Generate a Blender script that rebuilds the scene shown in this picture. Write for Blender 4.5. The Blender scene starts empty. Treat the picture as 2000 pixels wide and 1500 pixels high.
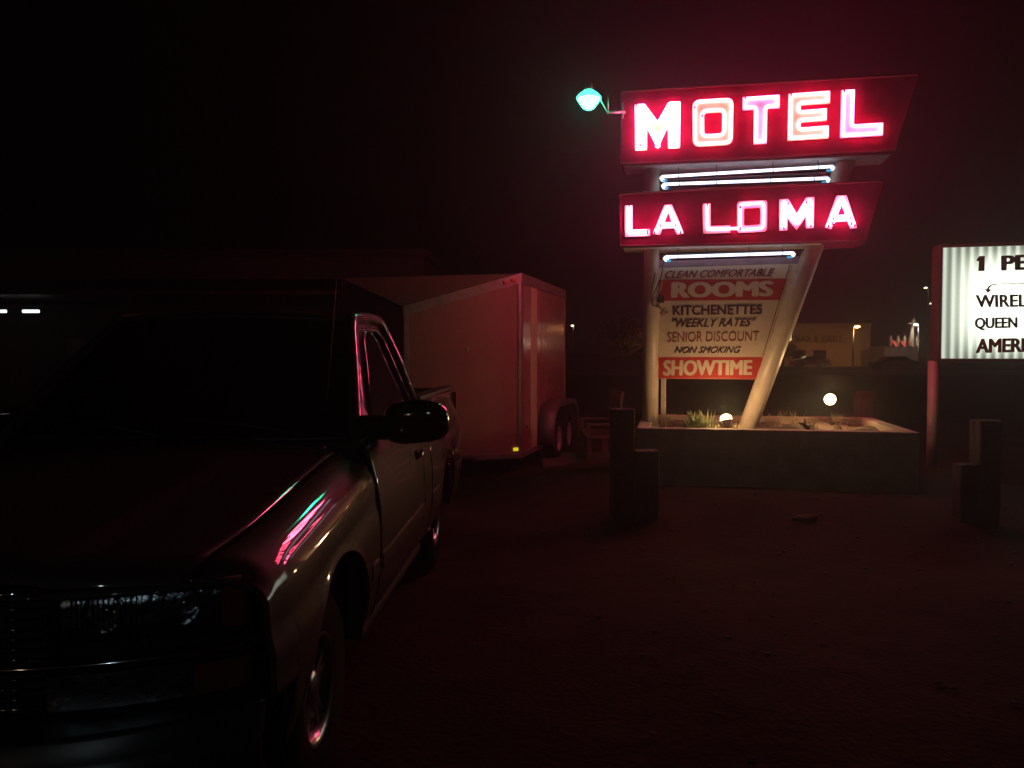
import bpy, bmesh, math, random
from mathutils import Vector, Matrix
random.seed(7)
R = math.radians
sc = bpy.context.scene
COL = sc.collection

# ------------------------------------------------------------------ camera
FPX, CAMZ, PITCH = 1620.0, 1.6, R(2.05)
cd = bpy.data.cameras.new('camera'); cam = bpy.data.objects.new('camera', cd); COL.objects.link(cam)
cam.location = (0, 0, CAMZ); cam.rotation_euler = (R(90) - PITCH, 0, 0)
cd.sensor_width = 36; cd.lens = 36 * FPX / 2000.0; cd.clip_start = 0.05; cd.clip_end = 2000
sc.camera = cam
def ray(px, py):
    x, y, z = (px - 1000) / FPX, 1.0, -(py - 750) / FPX
    c, s = math.cos(PITCH), math.sin(PITCH)
    return Vector((x, y * c + z * s, -y * s + z * c))
def at(px, py, Y):                      # world point seen at a photo pixel, at a known distance Y
    d = ray(px, py); t = Y / d.y
    return Vector((0, 0, CAMZ)) + d * t
class Plane:                            # a rotated vertical frame: local x along, local y back, z up
    def __init__(s, px, Y, deg):
        p = at(px, 692, Y); s.o = Vector((p.x, Y, 0)); s.a = R(deg)
        s.u = Vector((math.cos(s.a), -math.sin(s.a), 0)); s.v = Vector((math.sin(s.a), math.cos(s.a), 0))
    def uz(s, px, py, v=0.0):           # local (u, z) of the surface point measured in the photo
        d = ray(px, py); c = Vector((0, 0, CAMZ)); p0 = s.o + s.v * v
        t = (p0 - c).dot(s.v) / d.dot(s.v); w = c + d * t
        return ((w - s.o).dot(s.u), w.z)

# ------------------------------------------------------------------ materials
def mat(name, col, rough=.6, metal=0., coat=0., emit=None, es=0., bump=0., bscale=40., var=0., vscale=6., spec=.5):
    m = bpy.data.materials.new(name); m.use_nodes = True; nt = m.node_tree; b = nt.nodes['Principled BSDF']
    b.inputs['Base Color'].default_value = (*col, 1); b.inputs['Roughness'].default_value = rough
    b.inputs['Metallic'].default_value = metal; b.inputs['Coat Weight'].default_value = coat
    b.inputs['Coat Roughness'].default_value = .04; b.inputs['Specular IOR Level'].default_value = spec
    if emit:
        b.inputs['Emission Color'].default_value = (*emit, 1); b.inputs['Emission Strength'].default_value = es
    tc = nt.nodes.new('ShaderNodeTexCoord')
    if var:
        n = nt.nodes.new('ShaderNodeTexNoise'); n.inputs['Scale'].default_value = vscale; n.inputs['Detail'].default_value = 8
        n.inputs['Roughness'].default_value = .7
        r = nt.nodes.new('ShaderNodeValToRGB'); r.color_ramp.elements[0].position = .3; r.color_ramp.elements[1].position = .72
        r.color_ramp.elements[0].color = (*[c * (1 - var) for c in col], 1)
        r.color_ramp.elements[1].color = (*[min(1, c * (1 + var)) for c in col], 1)
        nt.links.new(tc.outputs['Object'], n.inputs['Vector']); nt.links.new(n.outputs['Fac'], r.inputs['Fac'])
        nt.links.new(r.outputs['Color'], b.inputs['Base Color'])
    if bump:
        n = nt.nodes.new('ShaderNodeTexNoise'); n.inputs['Scale'].default_value = bscale; n.inputs['Detail'].default_value = 6
        bp = nt.nodes.new('ShaderNodeBump'); bp.inputs['Strength'].default_value = bump; bp.inputs['Distance'].default_value = .02
        nt.links.new(tc.outputs['Object'], n.inputs['Vector']); nt.links.new(n.outputs['Fac'], bp.inputs['Height'])
        nt.links.new(bp.outputs['Normal'], b.inputs['Normal'])
    return m
def emis(name, col, s):
    m = bpy.data.materials.new(name); m.use_nodes = True; nt = m.node_tree; nt.nodes.clear()
    o = nt.nodes.new('ShaderNodeOutputMaterial'); e = nt.nodes.new('ShaderNodeEmission')
    e.inputs['Color'].default_value = (*col, 1); e.inputs['Strength'].default_value = s
    nt.links.new(e.outputs[0], o.inputs['Surface']); return m
def glass(name, tint, ior=1.27):
    m = bpy.data.materials.new(name); m.use_nodes = True; nt = m.node_tree; nt.nodes.clear()
    o = nt.nodes.new('ShaderNodeOutputMaterial'); t = nt.nodes.new('ShaderNodeBsdfTransparent'); g = nt.nodes.new('ShaderNodeBsdfGlossy')
    f = nt.nodes.new('ShaderNodeFresnel'); f.inputs['IOR'].default_value = ior; x = nt.nodes.new('ShaderNodeMixShader')
    t.inputs['Color'].default_value = (*tint, 1); g.inputs['Roughness'].default_value = .01
    nt.links.new(f.outputs[0], x.inputs[0]); nt.links.new(t.outputs[0], x.inputs[1]); nt.links.new(g.outputs[0], x.inputs[2])
    nt.links.new(x.outputs[0], o.inputs['Surface']); return m

NEON = (1.0, .055, .145)
M = dict(
    sign_red=mat('sign_red_enamel', (.14, .001, .036), .7, var=.3, vscale=5, bump=.15, bscale=25, spec=.05),
    sign_edge=mat('sign_edge', (.08, .01, .012), .6, var=.2),
    soffit=mat('soffit', (.45, .4, .38), .7, var=.3, vscale=9),
    letter=mat('letter_white', (.7, .8, .7), .6, var=.15, vscale=12, spec=.2), letter_peach=mat('letter_peach', (.85, 1.0, .28), .6, var=.15, vscale=12, spec=.2),
    neon=emis('neon_red', NEON, 42.), neon2=emis('neon_red_bright', (1, .1, .24), 62.), neon_back=emis('neon_back', (1, .055, .15), 58.), neon_dim=emis('neon_red_dim', (1, .1, .2), 26.),
    tubew=emis('neon_white', (.72, .82, 1.0), 2.6), electrode=mat('electrode', (.02, .02, .02), .6),
    glasscap=emis('electrode_glow', (.05, .5, .9), .8),
    pole=mat('pole_paint', (.5, .4, .31), .42, var=.14, vscale=7, bump=.12, bscale=30),
    panel=mat('panel_white', (.6, .47, .36), .55, var=.1, vscale=3),
    panel_red=mat('panel_red', (.42, .02, .012), .55, var=.1, vscale=3),
    ink=mat('ink_black', (.03, .01, .015), .6), ink_red=mat('ink_red', (.2, .02, .015), .6), ink_maroon=mat('ink_maroon', (.11, .012, .02), .6),
    dark_metal=mat('dark_metal', (.05, .05, .05), .5, .3, var=.2), grey_metal=mat('grey_metal', (.35, .36, .36), .4, .7, var=.2),
    wire=mat('wire', (.03, .03, .03), .5), wire_light=mat('wire_light', (.5, .5, .5), .5),
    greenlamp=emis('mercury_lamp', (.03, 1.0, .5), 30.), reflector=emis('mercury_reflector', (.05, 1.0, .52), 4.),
    flood=emis('flood_bulb', (1.0, .66, .36), 13.),
    stucco=mat('stucco', (.26, .2, .15), .9, var=.3, vscale=4, bump=.5, bscale=30),
    soil=mat('soil', (.075, .045, .03), .95, var=.5, vscale=8, bump=.8, bscale=30),
    wood=mat('weathered_wood', (.013, .011, .01), .9, var=.5, vscale=5, bump=.5, bscale=22),
    wood2=mat('bench_wood', (.045, .026, .018), .7, var=.3, vscale=7, bump=.3),
    concrete=mat('concrete', (.06, .05, .045), .9, var=.25, vscale=3, bump=.4),
    leaf=mat('agave_leaf', (.13, .15, .06), .6, var=.3, vscale=8), straw=mat('straw', (.34, .26, .13), .8, var=.3),
    paint=mat('pewter_paint', (.045, .036, .026), .55, .1, coat=1.0, spec=.15), trim=mat('black_trim', (.012, .012, .012), .45),
    chrome=mat('chrome', (.65, .65, .65), .08, 1.0), rubber=mat('rubber', (.008, .008, .008), .9, bump=.2, spec=.1),
    alloy=mat('alloy', (.5, .5, .5), .25, .95), blackgloss=mat('gloss_black', (.006, .006, .006), .12, coat=.6),
    lens=glass('clear_lens', (.85, .88, .9), 1.5), amber=mat('amber_lens', (.2, .045, .004), .1, coat=1.),
    bowl=mat('lamp_bowl', (.5, .55, .58), .2, 1.0, bump=.55, bscale=18), glass=glass('tinted_glass', (.03, .033, .03)),
    taillens=mat('red_lens', (.4, .01, .01), .2, coat=1.), interior=mat('interior_cloth', (.03, .03, .032), .9),
    seam=mat('seam', (.01, .01, .01), .9),
    trailer=mat('trailer_skin', (.23, .12, .105), .12, .0, var=.08, vscale=3, bump=.08, bscale=5),  # rose tint stands in for red sign light on white paint
    ttrim=mat('trailer_trim', (.22, .19, .17), .45, .6, var=.3, bump=.3, bscale=15), reflector_glow=emis('amber_reflector_glow', (1.0, .72, .03), .75),  # amber reflector glows by itself, for the light it would throw back
    mark=mat('marker_amber', (.6, .08, .02), .2, coat=1.), tgreen_light=mat('trailer_green_light', (.33, .34, .2), .4, var=.1), wheelwhite=mat('wheel_white', (.2, .18, .17), .5),
    dull_wall=mat('motel_wall', (.045, .042, .035), .9, var=.2, vscale=2), roofing=mat('roofing', (.035, .035, .033), .8, var=.3, vscale=3, bump=.3),
    fascia=mat('fascia', (.06, .05, .042), .8, var=.2), doorp=mat('door_paint', (.1, .06, .04), .6), pane=glass('window_pane', (.3, .3, .3)),
    curtain=mat('curtain', (.1, .09, .07), .9), fluo=emis('fluorescent', (.85, .97, 1.0), 2.5),
    barwall=mat('bar_wall', (.42, .3, .14), .9, var=.15, vscale=.6), barink=mat('bar_ink', (.06, .04, .03), .8),
    sodium=emis('sodium_lamp', (1.0, .42, .1), 40.), whitelamp=emis('white_lamp', (1.0, .86, .7), 25.), farlamp=emis('far_lamp', (1.0, .7, .45), 9.),
    glowwhite=mat('pillar_paint', (.7, .62, .5), .7), redneon=emis('red_neon', (1.0, .12, .08), .9), yellowsign=emis('yellow_sign', (.8, .75, .3), 2.2),
    carpaint=mat('car_paint', (.05, .055, .065), .2, .3, coat=1.), carpaint2=mat('car_paint_light', (.2, .19, .18), .2, .3, coat=1.),
    fenderb=mat('fender_paint', (.06, .05, .05), .5, var=.2),
    bark=mat('bark', (.1, .07, .05), .9, var=.3), foliage=mat('foliage', (.09, .085, .03), .7, var=.4, vscale=3),
    wallblue=mat('block_wall', (.2, .17, .2), .9, var=.2, vscale=1), asphalt=mat('asphalt', (.05, .048, .046), .9, var=.3, vscale=2, bump=.4, bscale=60),
    paintline=mat('road_paint', (.5, .45, .3), .8, var=.3),
)
# rust streak under the paint of the left pole etc. comes from the noise above

# ------------------------------------------------------------------ mesh builder
class MB:
    def __init__(s): s.v = []; s.f = []; s.sm = []
    def add(s, vs, fs, smooth=False):
        n = len(s.v); s.v += [tuple(v) for v in vs]; s.f += [tuple(i + n for i in f) for f in fs]; s.sm += [smooth] * len(fs); return s
    def box(s, c, d, rot=None, bev=0.):
        bm = bmesh.new(); bmesh.ops.create_cube(bm, size=1)
        for v in bm.verts: v.co = Vector((v.co.x * d[0], v.co.y * d[1], v.co.z * d[2]))
        if bev: bmesh.ops.bevel(bm, geom=bm.edges[:], offset=bev, segments=2, affect='EDGES', profile=.6)
        mt = Matrix.Translation(Vector(c)) @ (rot if rot else Matrix.Identity(4))
        bm.transform(mt); bm.verts.index_update()
        s.add([v.co[:] for v in bm.verts], [[v.index for v in f.verts] for f in bm.faces]); bm.free(); return s
    def tube(s, pts, r, n=8, closed=False, caps=True):
        pts = [Vector(p) for p in pts]; k = len(pts); rr = r if isinstance(r, (list, tuple)) else [r] * k
        vs = []; fs = []; prev = None
        for i, p in enumerate(pts):
            if closed: t = (pts[(i + 1) % k] - pts[i - 1])
            else: t = pts[min(i + 1, k - 1)] - pts[max(i - 1, 0)]
            t.normalize()
            if prev is None:
                a = Vector((0, 0, 1)) if abs(t.z) < .9 else Vector((0, 1, 0)); nx = t.cross(a).normalized()
            else: nx = (prev - t * prev.dot(t)).normalized()
            prev = nx; ny = t.cross(nx)
            sc_ = 1.0
            for j in range(n):
                an = 2 * math.pi * j / n; vs.append(p + (nx * math.cos(an) + ny * math.sin(an)) * rr[i] * sc_)
        m = k if closed else k - 1
        for i in range(m):
            for j in range(n):
                a = i * n + j; b = i * n + (j + 1) % n; i2 = (i + 1) % k
                fs.append((a, b, i2 * n + (j + 1) % n, i2 * n + j))
        s.add(vs, fs, True)
        if caps and not closed:
            o = len(s.v) - len(vs); s.f += [tuple(o + j for j in reversed(range(n))), tuple(o + (k - 1) * n + j for j in range(n))]; s.sm += [False, False]
        return s
    def lathe(s, prof, n=32, axis='Z', c=(0, 0, 0), closed=False):
        vs = []; fs = []
        for (r, h) in prof:
            for j in range(n):
                a = 2 * math.pi * j / n; x, y = r * math.cos(a), r * math.sin(a)
                p = (x, y, h) if axis == 'Z' else ((h, x, y) if axis == 'X' else (x, h, y))
                vs.append((p[0] + c[0], p[1] + c[1], p[2] + c[2]))
        m = len(prof)
        for i in range(m if closed else m - 1):
            for j in range(n): fs.append((i * n + j, i * n + (j + 1) % n, ((i + 1) % m) * n + (j + 1) % n, ((i + 1) % m) * n + j))
        return s.add(vs, fs, True)
    def grid(s, fn, nu, nv, smooth=True):
        vs = [fn(i / nu, j / nv) for i in range(nu + 1) for j in range(nv + 1)]
        fs = [(i * (nv + 1) + j, (i + 1) * (nv + 1) + j, (i + 1) * (nv + 1) + j + 1, i * (nv + 1) + j + 1) for i in range(nu) for j in range(nv)]
        return s.add(vs, fs, smooth)
    def slab(s, outer, holes, y0, y1):      # polygon in (x,z) with holes, between y0 (front) and y1
        bm = bmesh.new(); es = []
        for lp in [outer] + holes:
            vs = [bm.verts.new((p[0], y0, p[1])) for p in lp]
            es += [bm.edges.new((vs[i], vs[(i + 1) % len(vs)])) for i in range(len(vs))]
        r = bmesh.ops.triangle_fill(bm, use_beauty=True, use_dissolve=False, edges=es)
        faces = [g for g in r['geom'] if isinstance(g, bmesh.types.BMFace)]
        ex = bmesh.ops.extrude_face_region(bm, geom=faces)
        for v in [g for g in ex['geom'] if isinstance(g, bmesh.types.BMVert)]: v.co.y = y1
        bmesh.ops.recalc_face_normals(bm, faces=bm.faces[:]); bm.verts.index_update()
        s.add([v.co[:] for v in bm.verts], [[v.index for v in f.verts] for f in bm.faces]); bm.free(); return s
    def build(s, name, m, parent=None, solid=0., bev=0., recalc=False):
        me = bpy.data.meshes.new(name); me.from_pydata(s.v, [], s.f); me.polygons.foreach_set('use_smooth', s.sm)
        me.materials.append(m); me.update()
        if recalc:
            bm = bmesh.new(); bm.from_mesh(me); bmesh.ops.recalc_face_normals(bm, faces=bm.faces[:]); bm.to_mesh(me); bm.free()
        o = bpy.data.objects.new(name, me); COL.objects.link(o)
        if parent: o.parent = parent
        if solid:
            md = o.modifiers.new('solid', 'SOLIDIFY'); md.thickness = solid; md.offset = -1
        if bev:
            md = o.modifiers.new('bev', 'BEVEL'); md.width = bev; md.segments = 2; md.limit_method = 'ANGLE'
        return o
def tag(o, label=None, cat=None, group=None, kind=None):
    if label: o['label'] = label
    if cat: o['category'] = cat
    if group: o['group'] = group
    if kind: o['kind'] = kind
    return o
def thing(name, label, cat, loc=(0, 0, 0), rz=0., group=None):
    o = bpy.data.objects.new(name, None); COL.objects.link(o); o.location = loc; o.rotation_euler = (0, 0, rz)
    o.empty_display_size = .2
    return tag(o, label, cat, group)
def copy_tree(o, parent=None):
    c = o.copy(); COL.objects.link(c); c.parent = parent
    for ch in [x for x in o.children]: copy_tree(ch, c)
    return c
def lamp(name, loc, power, col, r=.05, parent=None, spot=None, rot=None):
    l = bpy.data.lights.new(name, 'SPOT' if spot else 'POINT'); l.energy = power; l.color = col; l.shadow_soft_size = r
    if spot: l.spot_size = R(spot); l.spot_blend = .6
    o = bpy.data.objects.new(name, l); COL.objects.link(o); o.location = loc
    if rot: o.rotation_euler = rot
    if parent: o.parent = parent
    return o
def text_mesh(txt, quad, y, depth, bold=0., shear=0.):
    """lettering stretched into quad [TL,TR,BR,BL] of (x,z), standing proud from y by depth (towards -y)"""
    cu = bpy.data.curves.new('txt', 'FONT'); cu.body = txt; cu.size = 1; cu.offset = 0; cu.shear = shear; cu.resolution_u = 3
    ob = bpy.data.objects.new('txt', cu); COL.objects.link(ob); bpy.context.view_layer.update()
    me = bpy.data.meshes.new_from_object(ob.evaluated_get(bpy.context.evaluated_depsgraph_get()))
    vs = [v.co.copy() for v in me.vertices]; fs = [list(p.vertices) for p in me.polygons]
    bpy.data.objects.remove(ob); bpy.data.meshes.remove(me); bpy.data.curves.remove(cu)
    x0 = min(v.x for v in vs); x1 = max(v.x for v in vs); y0 = min(v.y for v in vs); y1 = max(v.y for v in vs)
    TL, TR, BR, BL = [Vector(q) for q in quad]; m = MB()
    sh = [(0, 0)] + ([(-1, 0), (1, 0), (-.6, .4), (.6, .4), (-.6, -.4), (.6, -.4)] if bold else [])
    x0 -= bold; x1 += bold; y0 -= bold * .4; y1 += bold * .4
    for i, (dx_, dy_) in enumerate(sh):
        out = []
        for v in vs:
            a = (v.x + dx_ * bold - x0) / (x1 - x0); b = (v.y + dy_ * bold - y0) / (y1 - y0)
            p = (BL * (1 - a) + BR * a) * (1 - b) + (TL * (1 - a) + TR * a) * b
            out.append((p.x, y - depth - .0004 * i, p.y))
        m.add(out, fs)
    return m
def inset(poly, d):                     # move a closed polygon's edges by d to its left side (positive = inwards for CW in image)
    n = len(poly); area = sum(poly[i][0] * poly[(i + 1) % n][1] - poly[(i + 1) % n][0] * poly[i][1] for i in range(n))
    sg = 1 if area > 0 else -1; out = []
    for i in range(n):
        p0, p1, p2 = Vector(poly[i - 1]), Vector(poly[i]), Vector(poly[(i + 1) % n])
        a = (p1 - p0).normalized(); b = (p2 - p1).normalized()
        na = Vector((-a.y, a.x)) * sg; nb = Vector((-b.y, b.x)) * sg; k = na + nb
        q = k / max(.35, (1 + na.dot(nb))); out.append(tuple(p1 + q * d))
    return out
def rounded(poly, r, n=5):
    out = []; k = len(poly)
    for i in range(k):
        p0, p1, p2 = Vector(poly[i - 1]), Vector(poly[i]), Vector(poly[(i + 1) % k])
        a = p1 + (p0 - p1).normalized() * r; b = p1 + (p2 - p1).normalized() * r
        for j in range(n + 1):
            t = j / n; out.append(tuple(a * (1 - t) ** 2 + p1 * 2 * t * (1 - t) + b * t * t))
    return out
def lerp(a, b, t): return a + (b - a) * t
def itab(tab, x):
    if x <= tab[0][0]: return tab[0][1]
    for (a, b), (c, d) in zip(tab, tab[1:]):
        if x <= c: return b + (d - b) * (x - a) / (c - a)
    return tab[-1][1]
def smooth(t): t = max(0, min(1, t)); return t * t * (3 - 2 * t)

# ------------------------------------------------------------------ world (deep night)
w = bpy.data.worlds.new('World'); sc.world = w; w.use_nodes = True; nt = w.node_tree
bg = nt.nodes['Background']; sky = nt.nodes.new('ShaderNodeTexSky'); sky.sky_type = 'NISHITA'; sky.sun_disc = False
sky.sun_elevation = R(-8); sky.sun_rotation = R(200); nt.links.new(sky.outputs[0], bg.inputs['Color']); bg.inputs['Strength'].default_value = .002

# ------------------------------------------------------------------ ground
def mound(x, y):
    d = math.hypot((x - 2.9) / 3.4, (y - 9.5) / 3.0)
    return .26 * (1 - smooth((d - .6) / .45))
def gz(x, y):
    return mound(x, y)
xs = [-400, -150, -60, -30, -15] + [-8 + .35 * i for i in range(60)] + [14, 18, 30, 60, 150, 400]
ys = [-200, -60, -20, -5, 0] + [1 + .35 * i for i in range(46)] + [18, 22, 30, 45, 70, 110, 200, 500]
g = MB(); nx, ny = len(xs), len(ys)
vs = []
for x in xs:
    for y in ys:
        j = .012 * math.sin(x * 2.3 + y * 1.1) * math.sin(y * 1.9 - x * .7) if 1 < y < 17 and -8 < x < 13 else 0
        vs.append((x, y, gz(x, y) + j - .012))
g.add(vs, [(i * ny + j, (i + 1) * ny + j, (i + 1) * ny + j + 1, i * ny + j + 1) for i in range(nx - 1) for j in range(ny - 1)], True)
gm = mat('dirt_lot', (.024, .0155, .011), .95, var=.55, vscale=.8, bump=.5, bscale=3, spec=.06)
nt = gm.node_tree; b = nt.nodes['Principled BSDF']
bn = [n for n in nt.nodes if n.type == 'BUMP'][0]; bn.inputs['Distance'].default_value = .05
n2 = nt.nodes.new('ShaderNodeTexVoronoi'); n2.inputs['Scale'].default_value = 28; b2 = nt.nodes.new('ShaderNodeBump'); b2.inputs['Strength'].default_value = .25; b2.inputs['Distance'].default_value = .02
tc = [n for n in nt.nodes if n.type == 'TEX_COORD'][0]
nt.links.new(tc.outputs['Object'], n2.inputs['Vector']); nt.links.new(n2.outputs['Distance'], b2.inputs['Height']); nt.links.new(bn.outputs['Normal'], b2.inputs['Normal']); nt.links.new(b2.outputs['Normal'], b.inputs['Normal'])
tag(g.build('ground', gm), kind='structure')
rd = MB(); rd.box((0, 74, .01), (600, 20, .02)); tag(rd.build('road', M['asphalt']), kind='structure')
rl = MB()
for i in range(40): rl.box((-60 + i * 4.2, 74, .022), (2.0, .12, .004))
tag(rl.build('road_marking', M['paintline']), kind='structure')
# loose stones on the lot
st = MB()
for i in range(700):
    x = random.uniform(.2, 8.5); y = random.uniform(3.2, 9.0); r = random.choice([.006, .008, .012]) * random.uniform(.7, 1.5)
    if x < 1.0 and y > 8.6: continue
    bm = bmesh.new(); bmesh.ops.create_icosphere(bm, subdivisions=1, radius=r)
    for v in bm.verts: v.co = Vector((v.co.x * 1.3, v.co.y, v.co.z * .6)) * random.uniform(.8, 1.2) + Vector((x, y, gz(x, y) + r * .2))
    bm.verts.index_update(); st.add([v.co[:] for v in bm.verts], [[v.index for v in f.verts] for f in bm.faces]); bm.free()
tag(st.build('gravel', M['concrete']), kind='stuff')

for (px, py, sz, lb) in ((1572, 1018, .06, 'pale flat rock lying on the lot in front of the planter'),):
    d = ray(px, py); t = (.14 - CAMZ) / d.z; p = Vector((0, 0, CAMZ)) + d * t
    bm = bmesh.new(); bmesh.ops.create_icosphere(bm, subdivisions=3, radius=1)
    for v in bm.verts:
        n_ = 1 + .16 * math.sin(v.co.x * 4 + v.co.y * 3) + .1 * math.sin(v.co.z * 7 + v.co.x * 5); v.co = Vector((v.co.x * sz * 1.7, v.co.y * sz, v.co.z * sz * .5)) * n_
    bm.verts.index_update(); m = MB(); m.add([v.co[:] for v in bm.verts], [[v.index for v in f.verts] for f in bm.faces], True); bm.free()
    o = m.build('rock', mat('rock_grey', (.05, .038, .03), .95, var=.4, bump=.6)); o.location = (p.x, p.y, gz(p.x, p.y) - .008); tag(o, lb, 'rock')
# ------------------------------------------------------------------ the neon sign
SP = Plane(1212, 9.3, 11)
sign = thing('motel_sign', 'tall roadside neon sign reading MOTEL and LA LOMA on one upright and one slanted pole', 'sign', SP.o, -SP.a)
Z1 = lambda x, y: (1100 + x * .35, 120 + y * .35)
def zp(lst, v=0.): return [SP.uz(*Z1(x, y), v) for (x, y) in lst]
Z2 = lambda x, y: (1180 + x * .26, 470 + y * .26)
def zq(lst, v=.25): return [SP.uz(*Z2(x, y), v) for (x, y) in lst]
DEP = .5
def cabinet(corners, name):
    m = MB(); m.slab(corners, [], 0.0, DEP); c = m.build(name, M['sign_red'], sign, bev=.012)
    fr = MB(); fr.tube([(p[0], -.004, p[1]) for p in inset(corners, .012)], .012, 6, closed=True); fr.build('edge_trim', M['sign_edge'], c)
    fr = MB(); fr.tube([(p[0], DEP + .004, p[1]) for p in inset(corners, .012)], .012, 6, closed=True); fr.build('edge_trim', M['sign_edge'], c)
    return c
def so(m): m.data.materials[0]
top = cabinet([SP.uz(1212, 177), SP.uz(1797, 143), SP.uz(1748, 296), SP.uz(1212, 323)], 'upper_cabinet')
low = cabinet([SP.uz(1209, 377), SP.uz(1730, 351), SP.uz(1691, 473), SP.uz(1209, 483)], 'lower_cabinet')
def soffit(c, zb, u0, u1):
    m = MB(); m.box(((u0 + u1) / 2, DEP / 2, zb), (u1 - u0, DEP - .04, .012)); m.build('soffit', M['soffit'], c)
def mirror_pts(pts, umid): return [(2 * umid - p[0], p[1]) for p in pts]
UM = 1.75                                # the back face carries the same letters, read from behind
def side_letters(cab, spec, umid):
    for li, (outer, holes, tubes, mt, rr) in enumerate(spec):
        lmat = M['letter_peach'] if cab is top and li in (0, 1, 3) else M['letter']
        for back in (0, 1):
            fix = (lambda q: mirror_pts(q, umid)) if back else (lambda q: q)
            y0, y1 = (DEP + .016, DEP + .002) if back else (-.016, -.002)
            lm = MB(); lm.slab(fix(outer), [fix(h) for h in holes], y0, y1); lo = lm.build('letter', lmat, cab)
            yt = DEP + .034 if back else -.034
            for (pts, closed) in tubes:
                tm = MB()
                p3 = [(p[0], yt, p[1]) for p in fix(pts)]
                if not closed:
                    e = .03 * (-1 if back else 1)
                    p3 = [(p3[0][0], p3[0][1] + e, p3[0][2])] + p3 + [(p3[-1][0], p3[-1][1] + e, p3[-1][2])]
                tm.tube(p3, rr, 8, closed=closed)
                tm.build('neon_tube', M['neon_back'] if back else mt, cab)
                if back: continue
                for k in range(1 if closed else 2):
                    p = pts[0] if k == 0 else pts[-1]
                    cm = MB(); cm.tube([(p[0], -.05, p[1] - .02), (p[0], -.04, p[1] + .012)], .011, 6)
                    cm.build('electrode_cap', M['electrode'], cab)
S_ = []
def outl(o, holes=(), d=.026, mt=None, rr=.0165):
    o = zp(o); hs = [zp(h) for h in holes]
    tb = [(inset(rounded(o, .012, 2), d), True)] + [(inset(rounded(h, .012, 2), -d), True) for h in hs]
    return (o, hs, tb, mt or M['neon'], rr)
Mo = [(400, 243), (455, 239), (527, 335), (588, 229), (655, 225), (652, 486), (585, 489), (584, 365), (528, 494), (468, 375), (468, 497), (402, 500)]
Oo = [(720, 217), (952, 203), (946, 468), (722, 480)]; Oi = [(787, 292), (886, 286), (884, 402), (788, 408)]
To = [(1000, 201), (1208, 187), (1208, 263), (1140, 267), (1135, 461), (1060, 465), (1062, 272), (1000, 276)]
Eo = [(1255, 182), (1490, 165), (1488, 237), (1325, 248), (1325, 274), (1472, 262), (1470, 333), (1325, 344), (1325, 370), (1482, 358), (1480, 432), (1250, 446)]
Lo = [(1550, 162), (1627, 157), (1622, 352), (1785, 343), (1782, 416), (1543, 430)]
mo = outl(Mo, d=.022, mt=M['neon2']); 
# the M is tubed twice, so that it shines fullest
mo[2].append((zp([(433, 470), (432, 300), (527, 440), (620, 285), (618, 460)]), False))
oo = zp(Oo); oi = zp(Oi)
ocorn = rounded(oo, .085, 6); icorn = rounded(oi, .03, 4)
O_ = (ocorn, [icorn], [(inset(ocorn, .026), True), (inset(icorn, -.024), True)], M['neon'], .0165)
side_letters(top, [mo, O_, outl(To), outl(Eo, mt=M['neon']), outl(Lo)], (SP.uz(1212, 250)[0] + SP.uz(1770, 250)[0]) / 2)
L2 = [
 ([(345, 805), (388, 803), (388, 938), (485, 936), (485, 975), (345, 980)], [], [([(369, 812), (366, 957), (470, 953)], False)], 'neon2'),
 ([(565, 802), (607, 800), (674, 962), (636, 966), (620, 932), (552, 935), (541, 968), (502, 964)], [[(587, 843), (604, 897), (567, 898)]],
  [([(512, 955), (585, 815), (655, 953)], False), ([(545, 915), (628, 912)], False)], 'neon2'),
 ([(778, 795), (823, 793), (823, 920), (932, 915), (932, 957), (780, 962)], [], [([(803, 800), (803, 938), (985, 934)], False)], 'neon_dim'),
 (None, None, None, None),
 ([(1205, 770), (1255, 768), (1302, 850), (1355, 760), (1400, 757), (1397, 930), (1355, 932), (1352, 868), (1302, 942), (1250, 875), (1250, 942), (1205, 945)], [],
  [([(1228, 930), (1230, 785), (1302, 905), (1378, 775), (1378, 918)], False), ([(1252, 800), (1302, 880), (1352, 790)], False)], 'neon2'),
 ([(1525, 750), (1580, 747), (1638, 930), (1600, 935), (1585, 893), (1512, 898), (1495, 937), (1460, 927)], [[(1551, 795), (1572, 855), (1528, 858)]],
  [([(1475, 918), (1552, 765), (1622, 915)], False), ([(1505, 880), (1596, 876)], False), ([(1500, 905), (1552, 790), (1602, 905)], False)], 'neon2'),
]
spec = []
for (o, h, t, k) in L2:
    if o is None:
        a = rounded(zp([(970, 783), (1138, 775), (1135, 950), (970, 958)]), .035, 4); i_ = rounded(zp([(1008, 822), (1100, 816), (1099, 912), (1008, 918)]), .02, 3)
        tb = rounded(zp([(986, 800), (1118, 792), (1116, 932), (985, 942)]), .03, 4)
        spec.append((a, [i_], [(tb, True)], M['neon'], .013)); continue
    spec.append((zp(o), [zp(q) for q in h], [(zp(q), c) for (q, c) in t], M[k], .0155))
side_letters(low, spec, (SP.uz(1209, 430)[0] + SP.uz(1710, 430)[0]) / 2)
zb1 = SP.uz(1212, 323)[1]; zb2 = SP.uz(1209, 483)[1]
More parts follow.
